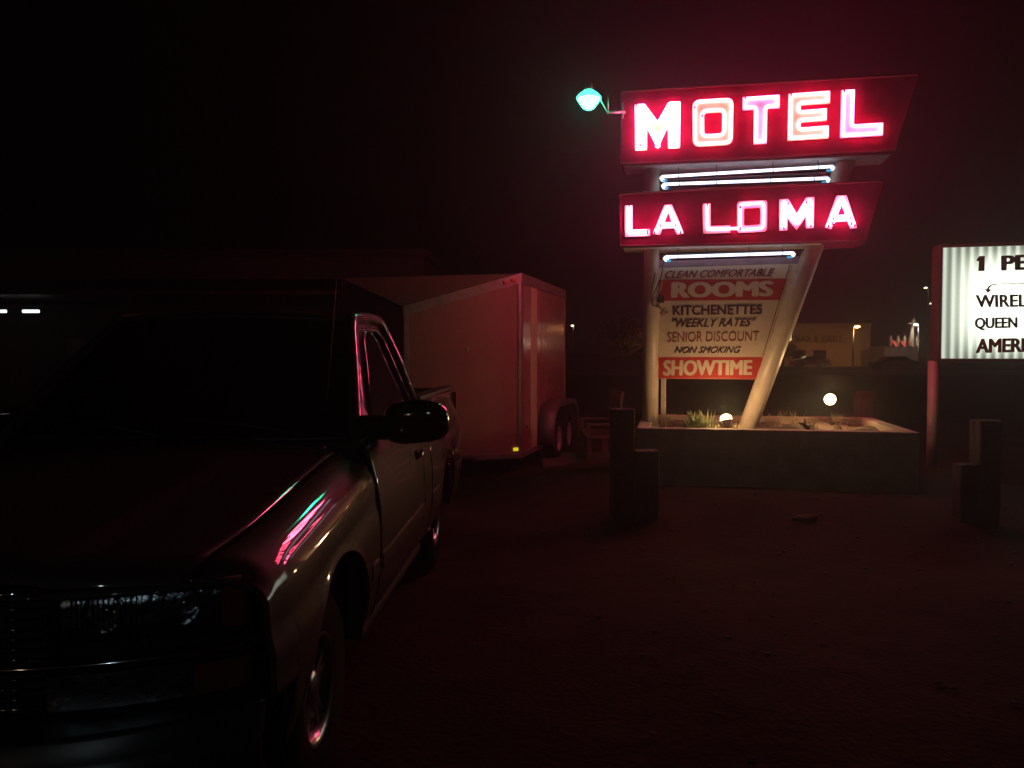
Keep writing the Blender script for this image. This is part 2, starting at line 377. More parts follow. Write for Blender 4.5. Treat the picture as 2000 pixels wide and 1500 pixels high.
# poles
pb = SP.uz(1270, 829, .25); pt = SP.uz(1270, 330, .25)
m = MB(); m.tube([(pb[0], .25, .6), (pb[0], .25, zb1 + .15)], .09, 28); pl = m.build('pole', M['pole'], sign)
m = MB(); m.tube([(pb[0], .25, .76), (pb[0], .25, .79)], .105, 28); m.build('collar', M['pole'], pl)
q0 = SP.uz(1462, 829, .25); q1 = SP.uz(1656, 302, .25); k = (.6 - q0[1]) / (q1[1] - q0[1])
m = MB(); m.tube([(lerp(q0[0], q1[0], k), .25, .6), (lerp(q0[0], q1[0], 1.06), .25, lerp(q0[1], q1[1], 1.06))], .101, 28); pl2 = m.build('pole', M['pole'], sign)
s0 = SP.uz(1292, 829, .5)
m = MB(); m.box((s0[0] + .02, .48, (.6 + zb2) / 2), (.06, .06, zb2 - .6), bev=.006); m.build('rear_post', M['pole'], sign)
# soffit strips under the cabinets
soffit(top, zb1 - .002, .02, SP.uz(1740, 300)[0]); soffit(low, zb2 - .002, .02, SP.uz(1685, 475)[0])
# white tubes between the cabinets
def bar(a, b, name='white_tube'):
    v = .12; p = SP.uz(*a, v); q = SP.uz(*b, v); m = MB()
    m.tube([(p[0] + .03, v + .05, p[1] - .035), (p[0], v + .03, p[1] - .03), (p[0] - .012, v + .01, p[1] - .012), (p[0], v, p[1]), (q[0], v, q[1]), (q[0] + .012, v + .01, q[1] - .012), (q[0], v + .03, q[1] - .03)], .0165, 10)
    t = m.build(name, M['tubew'], sign)
    c = MB(); c.tube([(p[0] + .01, v + .005, p[1] - .045), (p[0] + .06, v + .005, p[1] - .04)], .012, 8); c.build('electrode', M['glasscap'], t)
    c = MB(); c.tube([(q[0] - .06, v + .005, q[1] - .04), (q[0] - .01, v + .005, q[1] - .045)], .012, 8); c.build('electrode', M['glasscap'], t)
    for f in (.1, .33, .66, .92):
        c = MB(); x = lerp(p[0], q[0], f); z = lerp(p[1], q[1], f); c.tube([(x, v + .03, z + .1), (x, v + .02, z + .01)], .004, 6); c.tube([(x - .006, v, z), (x + .006, v, z)], .0172, 8)
        c.build('tube_support', M['dark_metal'], t)
bar((1293, 345), (1626, 325)); bar((1296, 360), (1617, 348)); bar((1300, 502), (1549, 494))
# mounting rail behind the tubes
m = MB(); a = SP.uz(1290, 352, .22); b_ = SP.uz(1620, 338, .22); m.tube([(a[0], .22, a[1]), (b_[0], .22, b_[1])], .012, 6)
a = SP.uz(1290, 497, .22); b_ = SP.uz(1580, 488, .22); m.tube([(a[0], .22, a[1]), (b_[0], .22, b_[1])], .012, 6); m.build('tube_rail', M['dark_metal'], sign)
# painted panel
PV = .24
pc = zq([(405, 205), (1462, 172), (1148, 1042), (405, 1037)], PV)
m = MB(); m.slab(pc, [], PV, PV + .03); panel = m.build('painted_panel', M['panel'], sign)
m = MB(); m.slab(zq([(405, 152), (1475, 118), (1461, 170), (405, 203)], PV), [], PV + .006, PV + .03); m.build('header_board', mat('header_board', (.2, .14, .18), .6, var=.2), sign)
for bq in ([(405, 294), (1376, 286), (1322, 445), (405, 452)], [(405, 876), (1192, 876), (1150, 1040), (405, 1035)]):
    m = MB(); m.slab(zq(bq, PV), [], PV - .003, PV + .01); m.build('red_band', M['panel_red'], panel)
m = MB(); ln = zq([(1396, 178), (1190, 872)], PV); m.tube([(ln[0][0], PV - .001, ln[0][1]), (ln[1][0], PV - .001, ln[1][1])], .0045, 6)
ln = zq([(1414, 176), (1208, 870)], PV); m.tube([(ln[0][0], PV - .001, ln[0][1]), (ln[1][0], PV - .001, ln[1][1])], .002, 6); m.build('pinstripe', M['ink'], panel)
def ptext(t, q, mk, bold=0., shear=0.):
    text_mesh(t, zq(q, PV), PV, .006, bold, shear).build('lettering', M[mk], panel)
ptext('CLEAN COMFORTABLE', [(460, 228), (1285, 208), (1272, 266), (455, 284)], 'ink_maroon', .022, .35)
ptext('ROOMS', [(505, 312), (1275, 302), (1272, 418), (500, 432)], 'panel', .07)
ptext('KITCHENETTES', [(515, 490), (1188, 480), (1185, 554), (515, 561)], 'ink', .035)
ptext('"WEEKLY RATES"', [(510, 585), (1142, 580), (1138, 645), (512, 652)], 'ink', .02, .35)
ptext('SENIOR DISCOUNT', [(478, 688), (1165, 680), (1160, 754), (475, 764)], 'ink_red', .0)
ptext('NON SMOKING', [(530, 798), (1030, 796), (1025, 844), (527, 848)], 'ink', .02, .4)
ptext('SHOWTIME', [(445, 897), (1115, 895), (1110, 1010), (440, 1015)], 'panel', .055)
# loose cables and junction box at the panel's left edge
m = MB(); jb = zq([(430, 440)], PV)[0]; m.box((jb[0], PV - .05, jb[1]), (.06, .06, .09), bev=.006); m.build('junction_box', M['dark_metal'], sign)
m = MB()
for pts in ([(450, 150), (430, 260), (400, 330), (365, 420), (362, 485), (400, 490)], [(385, 240), (362, 330), (352, 430), (372, 492), (420, 470)],
            [(400, 480), (440, 520), (430, 565), (480, 535), (455, 500), (420, 545)], [(412, 500), (470, 540), (425, 548)]):
    q = zq(pts, PV - .11); m.tube([(p[0], PV - .11 + .015 * (i % 3), p[1]) for i, p in enumerate(q)], .0055, 6)
m.build('cable', M['wire'], sign)
m = MB(); q = zq([(448, 190), (442, 290), (418, 385)], PV - .09); m.tube([(p[0], PV - .09, p[1]) for p in q], .004, 6); m.build('cable', M['wire_light'], sign)

# ------------------------------------------------------------------ green security light on its bracket
gp = at(1150, 190, 9.16)
gl = thing('security_light', 'round green glowing mercury lamp on a bracket off the upper sign box', 'lamp', gp)
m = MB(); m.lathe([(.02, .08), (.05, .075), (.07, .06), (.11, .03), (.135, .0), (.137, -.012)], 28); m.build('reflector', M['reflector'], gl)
m = MB(); m.lathe([(.125, -.012), (.12, -.03), (.095, -.07), (.06, -.115), (.02, -.135), (.0, -.137)], 28); m.build('globe', M['greenlamp'], gl)
m = MB(); m.lathe([(.0, .15), (.04, .15), (.045, .09), (.045, .078)], 16); m.build('photocell_housing', M['grey_metal'], gl)
m = MB(); m.tube([(.12, 0, 0), (.145, .01, -.05), (.17, .02, -.09), (.205, .03, -.14), (.215, .03, -.16)], .009, 8); m.tube([(.215, .03, -.16), (.22, .03, .03)], .006, 8)
m.tube([(.21, .03, -.155), (.30, .07, -.14), (.41, .12, -.125)], .017, 8); m.tube([(.385, .1, -.2), (.385, .1, -.03)], .007, 6); m.build('bracket_arm', M['grey_metal'], gl)
lamp('light', (0, 0, -.22), 3.0, (.02, 1.0, .5), .08, gl)

# ------------------------------------------------------------------ planter
PP = Plane(1243, 8.55, 11)
pla = thing('planter', 'long low stucco planter box around the feet of the neon sign poles', 'planter', PP.o, -PP.a)
PW, PD, PT = 2.73, 2.02, .84
m = MB()
for (c, d) in (((PW / 2, .07, PT / 2), (PW, .14, PT)), ((PW / 2, PD - .07, PT / 2), (PW, .14, PT)), ((.07, PD / 2, PT / 2), (.14, PD - .28, PT - .002)), ((PW - .07, PD / 2, PT / 2), (.14, PD - .28, PT - .002))):
    m.box(c, d, bev=.012)
m.build('wall', M['stucco'], pla)
m = MB(); m.grid(lambda a, b: (.13 + a * (PW - .26), .13 + b * (PD - .26), .765 + .03 * math.sin(a * 17 + b * 5) * math.sin(b * 13) + .015 * math.sin(a * 41) * math.cos(b * 29)), 50, 36); m.build('soil', M['soil'], pla)
def pworld(px, v, z):                    # point in the planter under photo column px at depth v
    d = ray(px, 750); p0 = PP.o + PP.v * v; t = (p0 - Vector((0, 0, 0))).dot(PP.v) / Vector((d.x, d.y, 0)).dot(PP.v)
    return Vector((d.x * t, d.y * t, z))
def flood(px, v, z, label, aim, power):
    p = pworld(px, v, z); o = thing('floodlight', label, 'floodlight', (p.x, p.y, .75), 0, 'floodlights in the planter')
    h = z - .75; a = Vector(aim).normalized(); rot = Vector((0, 0, 1)).rotation_difference(a).to_matrix().to_4x4()
    m = MB(); m.lathe([(.012, -.13), (.03, -.12), (.035, -.06), (.062, .0), (.068, .02)], 20)
    m.v = [tuple((rot @ Vector(q)) + Vector((0, 0, h))) for q in m.v]; m.build('housing', M['grey_metal'], o)
    m = MB(); m.lathe([(.064, .0), (.063, .022), (.048, .046), (.025, .06), (.0, .064)], 20)
    m.v = [tuple((rot @ Vector(q)) + Vector((0, 0, h))) for q in m.v]; m.build('bulb', M['flood'], o)
    m = MB(); bk = Vector((0, 0, h)) - a * .08; m.tube([(bk.x, bk.y, bk.z), (bk.x, bk.y, -.02)], .012, 8); m.build('stake', M['dark_metal'], o)
    lp = Vector((0, 0, h)) + a * .11; lamp('light', lp, power, (1.0, .62, .28), .05, o)
flood(1419, .40, .905, 'low floodlight nearly sunk in the planter, left of the slanted pole', (-.15, .25, 1), 21)
flood(1622, 1.46, 1.075, 'bright floodlight raised on a stake at the right of the planter', (-.45, -.75, .35), 24)
# spiky shrub
p = pworld(1360, .70, .765)
sh = thing('spiky_shrub', 'spiky pale green shrub between the two sign poles', 'shrub', p)
m = MB()
for i in range(260):
    a = random.uniform(0, 2 * math.pi); el = random.uniform(.25, 1.45); L = random.uniform(.14, .27); d = Vector((math.cos(a) * math.cos(el), math.sin(a) * math.cos(el), math.sin(el)))
    o0 = Vector((random.gauss(0, .06), random.gauss(0, .05), 0)); sd = d.cross(Vector((0, 0, 1))).normalized() * .006
    mid = o0 + d * L * .55 + Vector((0, 0, .01)); tip = o0 + d * L + Vector((d.x, d.y, 0)) * .03
    m.add([o0 - sd, o0 + sd, mid + sd * 1.2, mid - sd * 1.2, tip], [(0, 1, 2, 3), (3, 2, 4)])
m.build('leaf_blades', M['leaf'], sh)
m = MB(); m.tube([(0, 0, -.05), (.01, 0, .06)], [.035, .02], 8); m.build('stem', M['bark'], sh)
def weed(px, v, h, n, label, spread=.08):
    p = pworld(px, v * .94, .755); m = MB()
    for i in range(n):
        a = random.uniform(0, 6.28); L = h * random.uniform(.5, 1); le = random.uniform(.05, .5)
        pts = [Vector((random.gauss(0, spread * .4), random.gauss(0, spread * .4), 0))]
        for k in range(4): pts.append(pts[-1] + Vector((math.cos(a) * le * L * .25 * (k * .5 + .5), math.sin(a) * le * L * .25, L * .25)))
        m.tube(pts, [.0035, .003, .0025, .002, .001], 4)
        if random.random() < .5: m.tube([pts[2], pts[2] + Vector((math.cos(a + 2) * .04, math.sin(a + 2) * .03, .05))], [.002, .001], 4)
    o = m.build('dry_weed', M['straw']); o.location = p; tag(o, label, 'weed', 'dry weeds in the planter')
weed(1494, 1.2, .2, 16, 'dry weed right behind the slanted pole foot')
weed(1518, 1.25, .24, 18, 'bushy dry weed next after the slanted pole, in the planter')
weed(1555, 1.2, .26, 12, 'tallest forked dry weed midway from slanted pole to raised floodlight')
weed(1588, 1.1, .2, 14, 'dry weed next to the dark driftwood in the planter')
weed(1640, 1.3, .2, 16, 'dry weed just right of the raised floodlight stake')
weed(1310, .95, .22, 22, 'reddish scrubby dry weed between left pole and spiky shrub', .1)
weed(1400, .55, .1, 14, 'short dry weed left of the low floodlight')
weed(1436, .6, .12, 14, 'short dry weed hugging the front of the slanted pole')
p = pworld(1577, .66, .765)
m = MB(); m.tube([(-.08, .02, .10), (-.04, 0, .085), (.0, 0, .05), (.03, .0, .01), (.05, 0, -.05)], [.008, .018, .024, .022, .012], 8); m.tube([(-.03, 0, .08), (-.01, .02, .12), (-.03, .03, .15)], [.012, .008, .004], 6); m.tube([(0, 0, .05), (.05, .03, .07), (.08, .04, .06)], [.014, .008, .004], 6)
dw = m.build('driftwood', M['wood']); dw.location = p; tag(dw, 'gnarled dark piece of driftwood on the planter soil', 'driftwood')
# block standing behind the planter's right rear corner
p = at(1685, 800, 10.9); ub = thing('utility_box', 'reddish brown metal box behind the right rear corner of the planter', 'utility box', (p.x, p.y, 0), R(-11))
m = MB(); m.box((0, 0, .56), (.21, .2, 1.12), bev=.01); m.build('case', M['wood2'], ub)
m = MB(); m.box((0, -.106, .8), (.16, .012, .42), bev=.004); m.build('door_panel', M['wood2'], ub)

# ------------------------------------------------------------------ reader board
RP = Plane(1838, 10.0, 13)
rb = thing('reader_board', 'lit white changeable letter board on posts at the right edge', 'sign', RP.o, -RP.a)
Z3 = lambda x, y: (1500 + x * .28, 440 + y * .28)
def rz(lst): return [RP.uz(*Z3(x, y)) for (x, y) in lst]
zt = RP.uz(1838, 484)[1]; zbm = RP.uz(1838, 700)[1]; BW = 2.75
m = MB()
m.box((BW / 2, .13, zt + .02), (BW + .1, .3, .035)); m.box((BW / 2, .13, zbm - .02), (BW + .1, .3, .035))
m.box((-.03, .13, (zt + zbm) / 2), (.045, .298, zt - zbm + .01)); m.box((BW + .03, .13, (zt + zbm) / 2), (.06, .298, zt - zbm + .01))
m.box((BW / 2, .265, (zt + zbm) / 2), (BW, .02, zt - zbm)); m.build('cabinet', mat('board_cabinet', (.05, .02, .02), .5, var=.2), rb, bev=.004)
fm = bpy.data.materials.new('backlit_plastic'); fm.use_nodes = True; nt = fm.node_tree; nt.nodes.clear()
o = nt.nodes.new('ShaderNodeOutputMaterial'); e = nt.nodes.new('ShaderNodeEmission'); nt.links.new(e.outputs[0], o.inputs['Surface'])
e.inputs['Color'].default_value = (.90, 1.0, .80, 1)
tc = nt.nodes.new('ShaderNodeTexCoord'); sx = nt.nodes.new('ShaderNodeSeparateXYZ'); nt.links.new(tc.outputs['Object'], sx.inputs[0])
def mth(op, a, b=None, c=None):
    n = nt.nodes.new('ShaderNodeMath'); n.operation = op
    for i, v in enumerate((a, b, c)):
        if v is None: continue
        if isinstance(v, (int, float)): n.inputs[i].default_value = v
        else: nt.links.new(v, n.inputs[i])
    return n.outputs[0]
# each rib of the plastic passes more light on one flank; tubes inside stand away from the edges
wv = mth('SINE', mth('MULTIPLY', sx.outputs[0], 2 * math.pi / .098)); stripe = mth('POWER', mth('MULTIPLY_ADD', wv, .5, .5), 1.4)
zc = (zt + zbm) / 2; hz = (zt - zbm) / 2
dz = mth('ABSOLUTE', mth('DIVIDE', mth('SUBTRACT', sx.outputs[2], zc), hz)); vert = mth('SUBTRACT', 1.0, mth('POWER', dz, 2.6))
hx = mth('MINIMUM', mth('DIVIDE', sx.outputs[0], .42), 1.0); core = mth('MULTIPLY', vert, hx)
st_ = mth('ADD', mth('MULTIPLY_ADD', stripe, .55, .22), mth('MULTIPLY', mth('POWER', core, 1.6), 1.7)); nt.links.new(st_, e.inputs['Strength'])
m = MB(); NR = 28
m.grid(lambda a, b: (a * BW, .012 * math.sin(a * BW / .098 * 2 * math.pi) - .004, zbm + b * (zt - zbm)), NR * 8, 1); m.build('lit_face', fm, rb)
def rt(t, q, mk, bold=.02, shear=0.): text_mesh(t, rz(q), -.022, .004, bold, shear).build('lettering', M[mk], rb)
m = MB(); m.slab(rz([(1452, 238), (1470, 216), (1508, 215), (1505, 320), (1463, 322), (1466, 250), (1452, 252)]), [], -.026, -.02); m.build('lettering', M['ink'], rb)
rt('PE', [(1620, 214), (1812, 204), (1812, 312), (1620, 318)], 'ink', .06)
rt('WIREL', [(1443, 488), (1802, 482), (1802, 570), (1447, 575)], 'ink', .045)
rt('QUEEN', [(1437, 645), (1736, 640), (1736, 730), (1437, 735)], 'ink', .055)
rt('AMERI', [(1447, 792), (1788, 786), (1788, 884), (1443, 892)], 'ink_maroon', .06)
m = MB(); q = rz([(1786, 407), (1660, 409), (1575, 413), (1550, 420), (1535, 434), (1530, 448)]); m.tube([(p[0], -.024, p[1]) for p in q], [.005, .005, .006, .009, .012, .013], 6)
m.build('arrow_line', M['ink'], rb)
q = rz([(1506, 443), (1524, 447), (1540, 447), (1556, 450), (1529, 474)]); m = MB(); m.slab(q, [], -.026, -.02); m.build('arrow_head', M['ink_red'], rb)
for u in (-.045, BW + .0):
    m = MB(); m.tube([(u, .13, 0), (u, .13, zbm - .03)], .066, 20); pst = m.build('post', mat('post_paint', (.25, .2, .18), .5, var=.15), rb)

# ------------------------------------------------------------------ upright timber posts in pairs
def timber(px0, px1, ytop, Y, label, grp):
    a = at(px0, ytop, Y); b = at(px1, ytop, Y); wd = b.x - a.x; h = a.z; g0 = gz((a.x + b.x) / 2, Y)
    m = MB(); m.grid(lambda u, v: (0, 0, 0), 1, 1); m = MB()
    N = 14
    for k in range(1):
        bm = bmesh.new(); bmesh.ops.create_cube(bm, size=1); bmesh.ops.subdivide_edges(bm, edges=bm.edges[:], cuts=6, use_grid_fill=True)
        for v in bm.verts:
            co = v.co; ch = 1 - .06 * (abs(co.x) > .49 and abs(co.y) > .49)
            v.co = Vector((co.x * wd * ch + random.gauss(0, .002), co.y * wd * ch * .95 + random.gauss(0, .002), (co.z + .5) * (h - g0 + .1) - .1 + random.gauss(0, .003)))
        bm.verts.index_update(); m.add([v.co[:] for v in bm.verts], [[v.index for v in f.verts] for f in bm.faces], False); bm.free()
    o = m.build('timber_post', M['wood']); o.location = ((a.x + b.x) / 2, Y + wd / 2, g0); o.rotation_euler = (0, 0, R(random.uniform(-4, 4)))
    tag(o, label, 'timber post', grp)
timber(1196, 1240, 800, 7.55, 'taller dark timber post in the pair before the left end of the planter', 'upright timber posts on the lot')
timber(1242, 1289, 882, 7.45, 'shorter dark timber post in the pair before the left end of the planter', 'upright timber posts on the lot')
timber(1878, 1915, 909, 7.2, 'shorter dark timber post in the pair under the lit reader board', 'upright timber posts on the lot')
timber(1916, 1959, 822, 7.2, 'taller dark timber post in the pair under the lit reader board', 'upright timber posts on the lot')

# ------------------------------------------------------------------ bench and pad
bx = at(1168, 905, 12.0)
bc = thing('garden_bench', 'high backed wooden bench seen end on between trailer and planter', 'bench', (bx.x, 12.0, .05), R(-90))
def bp(c, d, nm, rot=None):
    mm = MB(); mm.box(c, d, rot, .006); mm.build(nm, M['wood2'], bc)
m = MB(); m.box((0, -.02, .40), (1.2, .40, .035), None, .008); m.build('seat', M['wood2'], bc)
rk = Matrix.Rotation(R(-9), 4, 'X')
m = MB()
for i in range(5): m.box((-.48 + .24 * i, .23, .70), (.2, .03, .68), rk, .006)
m.box((0, .26, .95), (1.2, .03, .07), rk, .005); m.box((0, .2, .5), (1.2, .03, .07), rk, .005); m.build('backrest', M['wood2'], bc)
for x in (-.54, .54):
    m = MB(); m.box((x, -.18, .19), (.07, .07, .38), None, .006); m.build('leg', M['wood2'], bc)
    m = MB(); m.box((x, .16, .19), (.07, .09, .38), None, .006); m.build('leg', M['wood2'], bc)
    m = MB(); m.box((x, -.0, .58), (.08, .46, .03), None, .006); m.box((x, -.19, .49), (.05, .05, .16)); m.build('armrest', M['wood2'], bc)
m = MB(); m.box((1.05, 12.2, .035), (1.25, 1.6, .07), None, .015); tag(m.build('concrete_pad', M['concrete']), kind='structure')

# ------------------------------------------------------------------ cargo trailer
TA = R(14.6)
tr = thing('cargo_trailer', 'boxy white enclosed cargo trailer with slanted roof line behind the pickup', 'trailer', (.122, 11.0, 0), -TA)
TW, TL, ZB, ZR, ZL = 2.60, 3.05, .26, 2.665, 2.195
NT = Vector((-1.30, -.90, 0))                          # nose tip in plan: a V nose whose roof slopes down to it
R0 = Vector((0, 0, 0)); L0 = Vector((-TW, 0, 0)); ND = (NT - R0); NL = ND.length; ND.normalize(); NN = Vector((-ND.y, ND.x, 0)); NN = NN if NN.y < 0 else -NN
def V3(p, z): return (p.x, p.y, z)
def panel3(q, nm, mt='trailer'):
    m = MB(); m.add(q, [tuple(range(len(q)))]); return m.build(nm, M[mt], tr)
tr['label'] = 'boxy white enclosed cargo trailer with a sloping V nose behind the pickup'
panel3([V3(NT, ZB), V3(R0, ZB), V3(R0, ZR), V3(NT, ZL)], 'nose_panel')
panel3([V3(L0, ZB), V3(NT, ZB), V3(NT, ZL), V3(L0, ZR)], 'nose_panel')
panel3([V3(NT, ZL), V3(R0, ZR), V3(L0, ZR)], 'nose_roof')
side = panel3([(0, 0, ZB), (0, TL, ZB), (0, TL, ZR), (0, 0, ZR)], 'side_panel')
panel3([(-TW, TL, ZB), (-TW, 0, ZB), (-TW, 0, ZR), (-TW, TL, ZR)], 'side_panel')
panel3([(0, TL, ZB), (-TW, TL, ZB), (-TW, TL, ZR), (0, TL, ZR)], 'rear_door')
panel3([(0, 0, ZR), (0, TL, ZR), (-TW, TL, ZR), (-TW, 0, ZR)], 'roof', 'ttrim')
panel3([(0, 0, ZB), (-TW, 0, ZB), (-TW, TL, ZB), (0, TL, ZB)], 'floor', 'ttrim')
def strip(quad, th, nm='trim_rail', mt='ttrim'):
    # quad of 3D points, thickened outwards along its normal
    P = [Vector(p) for p in quad]; n = (P[1] - P[0]).cross(P[3] - P[0]).normalized() * th
    m = MB(); m.add(P + [p + n for p in P], [(0, 1, 2, 3), (7, 6, 5, 4), (0, 4, 5, 1), (1, 5, 6, 2), (2, 6, 7, 3), (3, 7, 4, 0)]); return m.build(nm, M[mt], tr, bev=.003, recalc=True)
e = .012
def nose(t, z, off=0.): p = R0 + ND * (t * NL) + NN * off; return (p.x, p.y, z)
def nztop(t): return lerp(ZR, ZL, t)
strip([nose(1, ZL - .12), nose(0, ZR - .12), nose(0, ZR + .01), nose(1, ZL + .01)], e)
strip([V3(L0, ZR - .12), V3(NT, ZL - .12), V3(NT, ZL + .01), V3(L0, ZR + .01)], e)
strip([(0, 0, ZR - .13), (0, TL, ZR - .13), (0, TL, ZR + .01), (0, 0, ZR + .01)], e)
strip([nose(.03, ZB), nose(0, ZB), nose(0, ZR - .13), nose(.03, ZR - .13)], .012); strip([(.0, 0, ZB), (.0, .07, ZB), (.0, .07, ZR - .13), (.0, 0, ZR - .13)], .010)
strip([(0, TL - .06, ZB), (0, TL, ZB), (0, TL, ZR - .13), (0, TL - .06, ZR - .13)], .01)
strip([nose(1, ZB), nose(.96, ZB), nose(.96, ZL - .1), nose(1, ZL - .13)], .010)
strip([nose(1, ZB - .04), nose(0, ZB - .04), nose(0, ZB + .03), nose(1, ZB + .03)], .016); strip([(0, 0, ZB - .04), (0, TL, ZB - .04), (0, TL, ZB + .03), (0, 0, ZB + .03)], .016)
strip([(.0, .55, ZB + .03), (.0, .93, ZB + .03), (.0, .93, ZR - .13), (.0, .55, ZR - .13)], .003, 'green_light_stripe', 'tgreen_light')  # green lamp's light on the side, put into a coloured stripe
m = MB()
NR_ = Matrix.Rotation(math.atan2(NN.x, -NN.y), 4, 'Z')
for t in (.27, .55, .83):
    for k in range(11):
        z = ZB + .12 + k * .19
        if z < nztop(t) - .15: m.box(nose(t, z, .002), (.014, .006, .014), NR_, .003)
m.build('rivets', M['ttrim'], tr)
m = MB()
for y in (.42, 1.26, 1.68, 2.1, 2.52):
    for k in range(10): m.lathe([(.0, .006), (.007, .004), (.009, 0)], 8, 'X', (0, y, ZB + .15 + k * .22))
m.build('rivets', M['ttrim'], tr)
strip([nose(.075, ZB + .06, .016), nose(.03, ZB + .06, .016), nose(.03, ZB + .105, .016), nose(.075, ZB + .105, .016)], .010, 'reflector', 'reflector_glow')
for t in (.07, .14):
    m = MB(); m.box(nose(t, nztop(t) - .06, .022), (.07, .03, .04), NR_, .01); m.build('marker_light', M['mark'], tr)
m = MB(); m.box(nose(.47, 1.67, .006), (.05, .015, .05), NR_, .01); m.build('vent_cap', M['ttrim'], tr)
m = MB(); m.box((.02, .28, .62), (.03, .05, .03), None, .006); m.build('latch', M['ttrim'], tr)
# double fender and wheels
m = MB(); xi, xo = .0, .25
prof = [(.92, .3), (.95, .55), (1.03, .72), (1.16, .83), (1.35, .88), (1.96, .88), (2.6, .88), (2.78, .83), (2.9, .72), (2.97, .55), (3.0, .3)]
m.add([(xi, y, z) for y, z in prof] + [(xo, y, z) for y, z in prof], [(i, i + 1, i + 12, i + 11) for i in range(10)], True)
pr2 = [(y + (.05 if y < 1.9 else -.05), z - .06) for y, z in prof]
m.add([(xo, y, z) for y, z in prof] + [(xo - .005, y, z) for y, z in pr2], [(i, i + 1, i + 12, i + 11) for i in range(10)], False)
m.build('fender', M['fenderb'], tr, solid=.006)
def wheel_mesh(rad, wd, rimr, side=1, spokes=5, white=False):
    """axis X, outer face towards +x*side"""
    t = MB(); h = wd / 2
    t.lathe([(rimr, -h * .9), (rad * .88, -h), (rad * .97, -h * .8), (rad, -h * .55), (rad, h * .55), (rad * .97, h * .8), (rad * .88, h), (rimr, h * .9)], 40, 'X')
    for k in range(40):
        a = 2 * math.pi * k / 40; rot = Matrix.Rotation(a, 4, 'X'); c = rot @ Vector((0, 0, rad + .002)); t.box(c, (wd * .75, rad * .1, .012), rot)
    r_ = MB(); s = side
    r_.lathe([(rimr + .004, s * h * .88), (rimr - .012, s * h * .92), (rimr - .03, s * h * .7), (rimr - .045, s * h * .1), (rimr - .045, -s * h * .8)], 40, 'X')
    r_.lathe([(0, s * h * .78), (.05, s * h * .76), (.075, s * h * .62), (.085, s * h * .3), (.09, 0)], 24, 'X')
    if white:
        r_.lathe([(.07, s * h * .55), (rimr * .55, s * h * .62), (rimr * .8, s * h * .35), (rimr - .04, s * h * .4)], 32, 'X')
    else:
        for k in range(spokes):
            a = 2 * math.pi * k / spokes
            for da in (-.16, .16):
                p0 = Vector((s * h * .62, math.sin(a + da * .9) * .06, math.cos(a + da * .9) * .06)); p1 = Vector((s * h * .5, math.sin(a + da) * (rimr - .03), math.cos(a + da) * (rimr - .03)))
                d = p1 - p0; rot = Matrix.Rotation(-(a + da), 4, 'X'); r_.box((p0 + p1) / 2, (.03, .036, d.length), rot, .006)
        r_.lathe([(rimr - .04, -s * h * .2), (.09, -s * h * .2)], 24, 'X')
    return t, r_
for y in (1.52, 2.34):
    wt, wr = wheel_mesh(.335, .19, .19, 1, white=True)
    e_ = bpy.data.objects.new('wheel', None); COL.objects.link(e_); e_.parent = tr; e_.location = (.125, y, .33)
    wt.build('tyre', M['rubber'], e_); wr.build('rim', M['wheelwhite'], e_)
for y in (1.52, 2.34):
    wt, wr = wheel_mesh(.335, .19, .19, -1, white=True)
    e_ = bpy.data.objects.new('wheel', None); COL.objects.link(e_); e_.parent = tr; e_.location = (-TW - .125, y, .33)
    wt.build('tyre', M['rubber'], e_); wr.build('rim', M['wheelwhite'], e_)
m = MB(); m.tube([(-TW / 2, -1.9, .42), (-.45, -.2, .23)], .035, 8); m.tube([(-TW / 2, -1.9, .42), (-TW + .45, -.2, .23)], .035, 8); m.tube([(-TW / 2, -1.75, .0), (-TW / 2, -1.75, .8)], .03, 8); m.build('tow_frame', M['dark_metal'], tr)

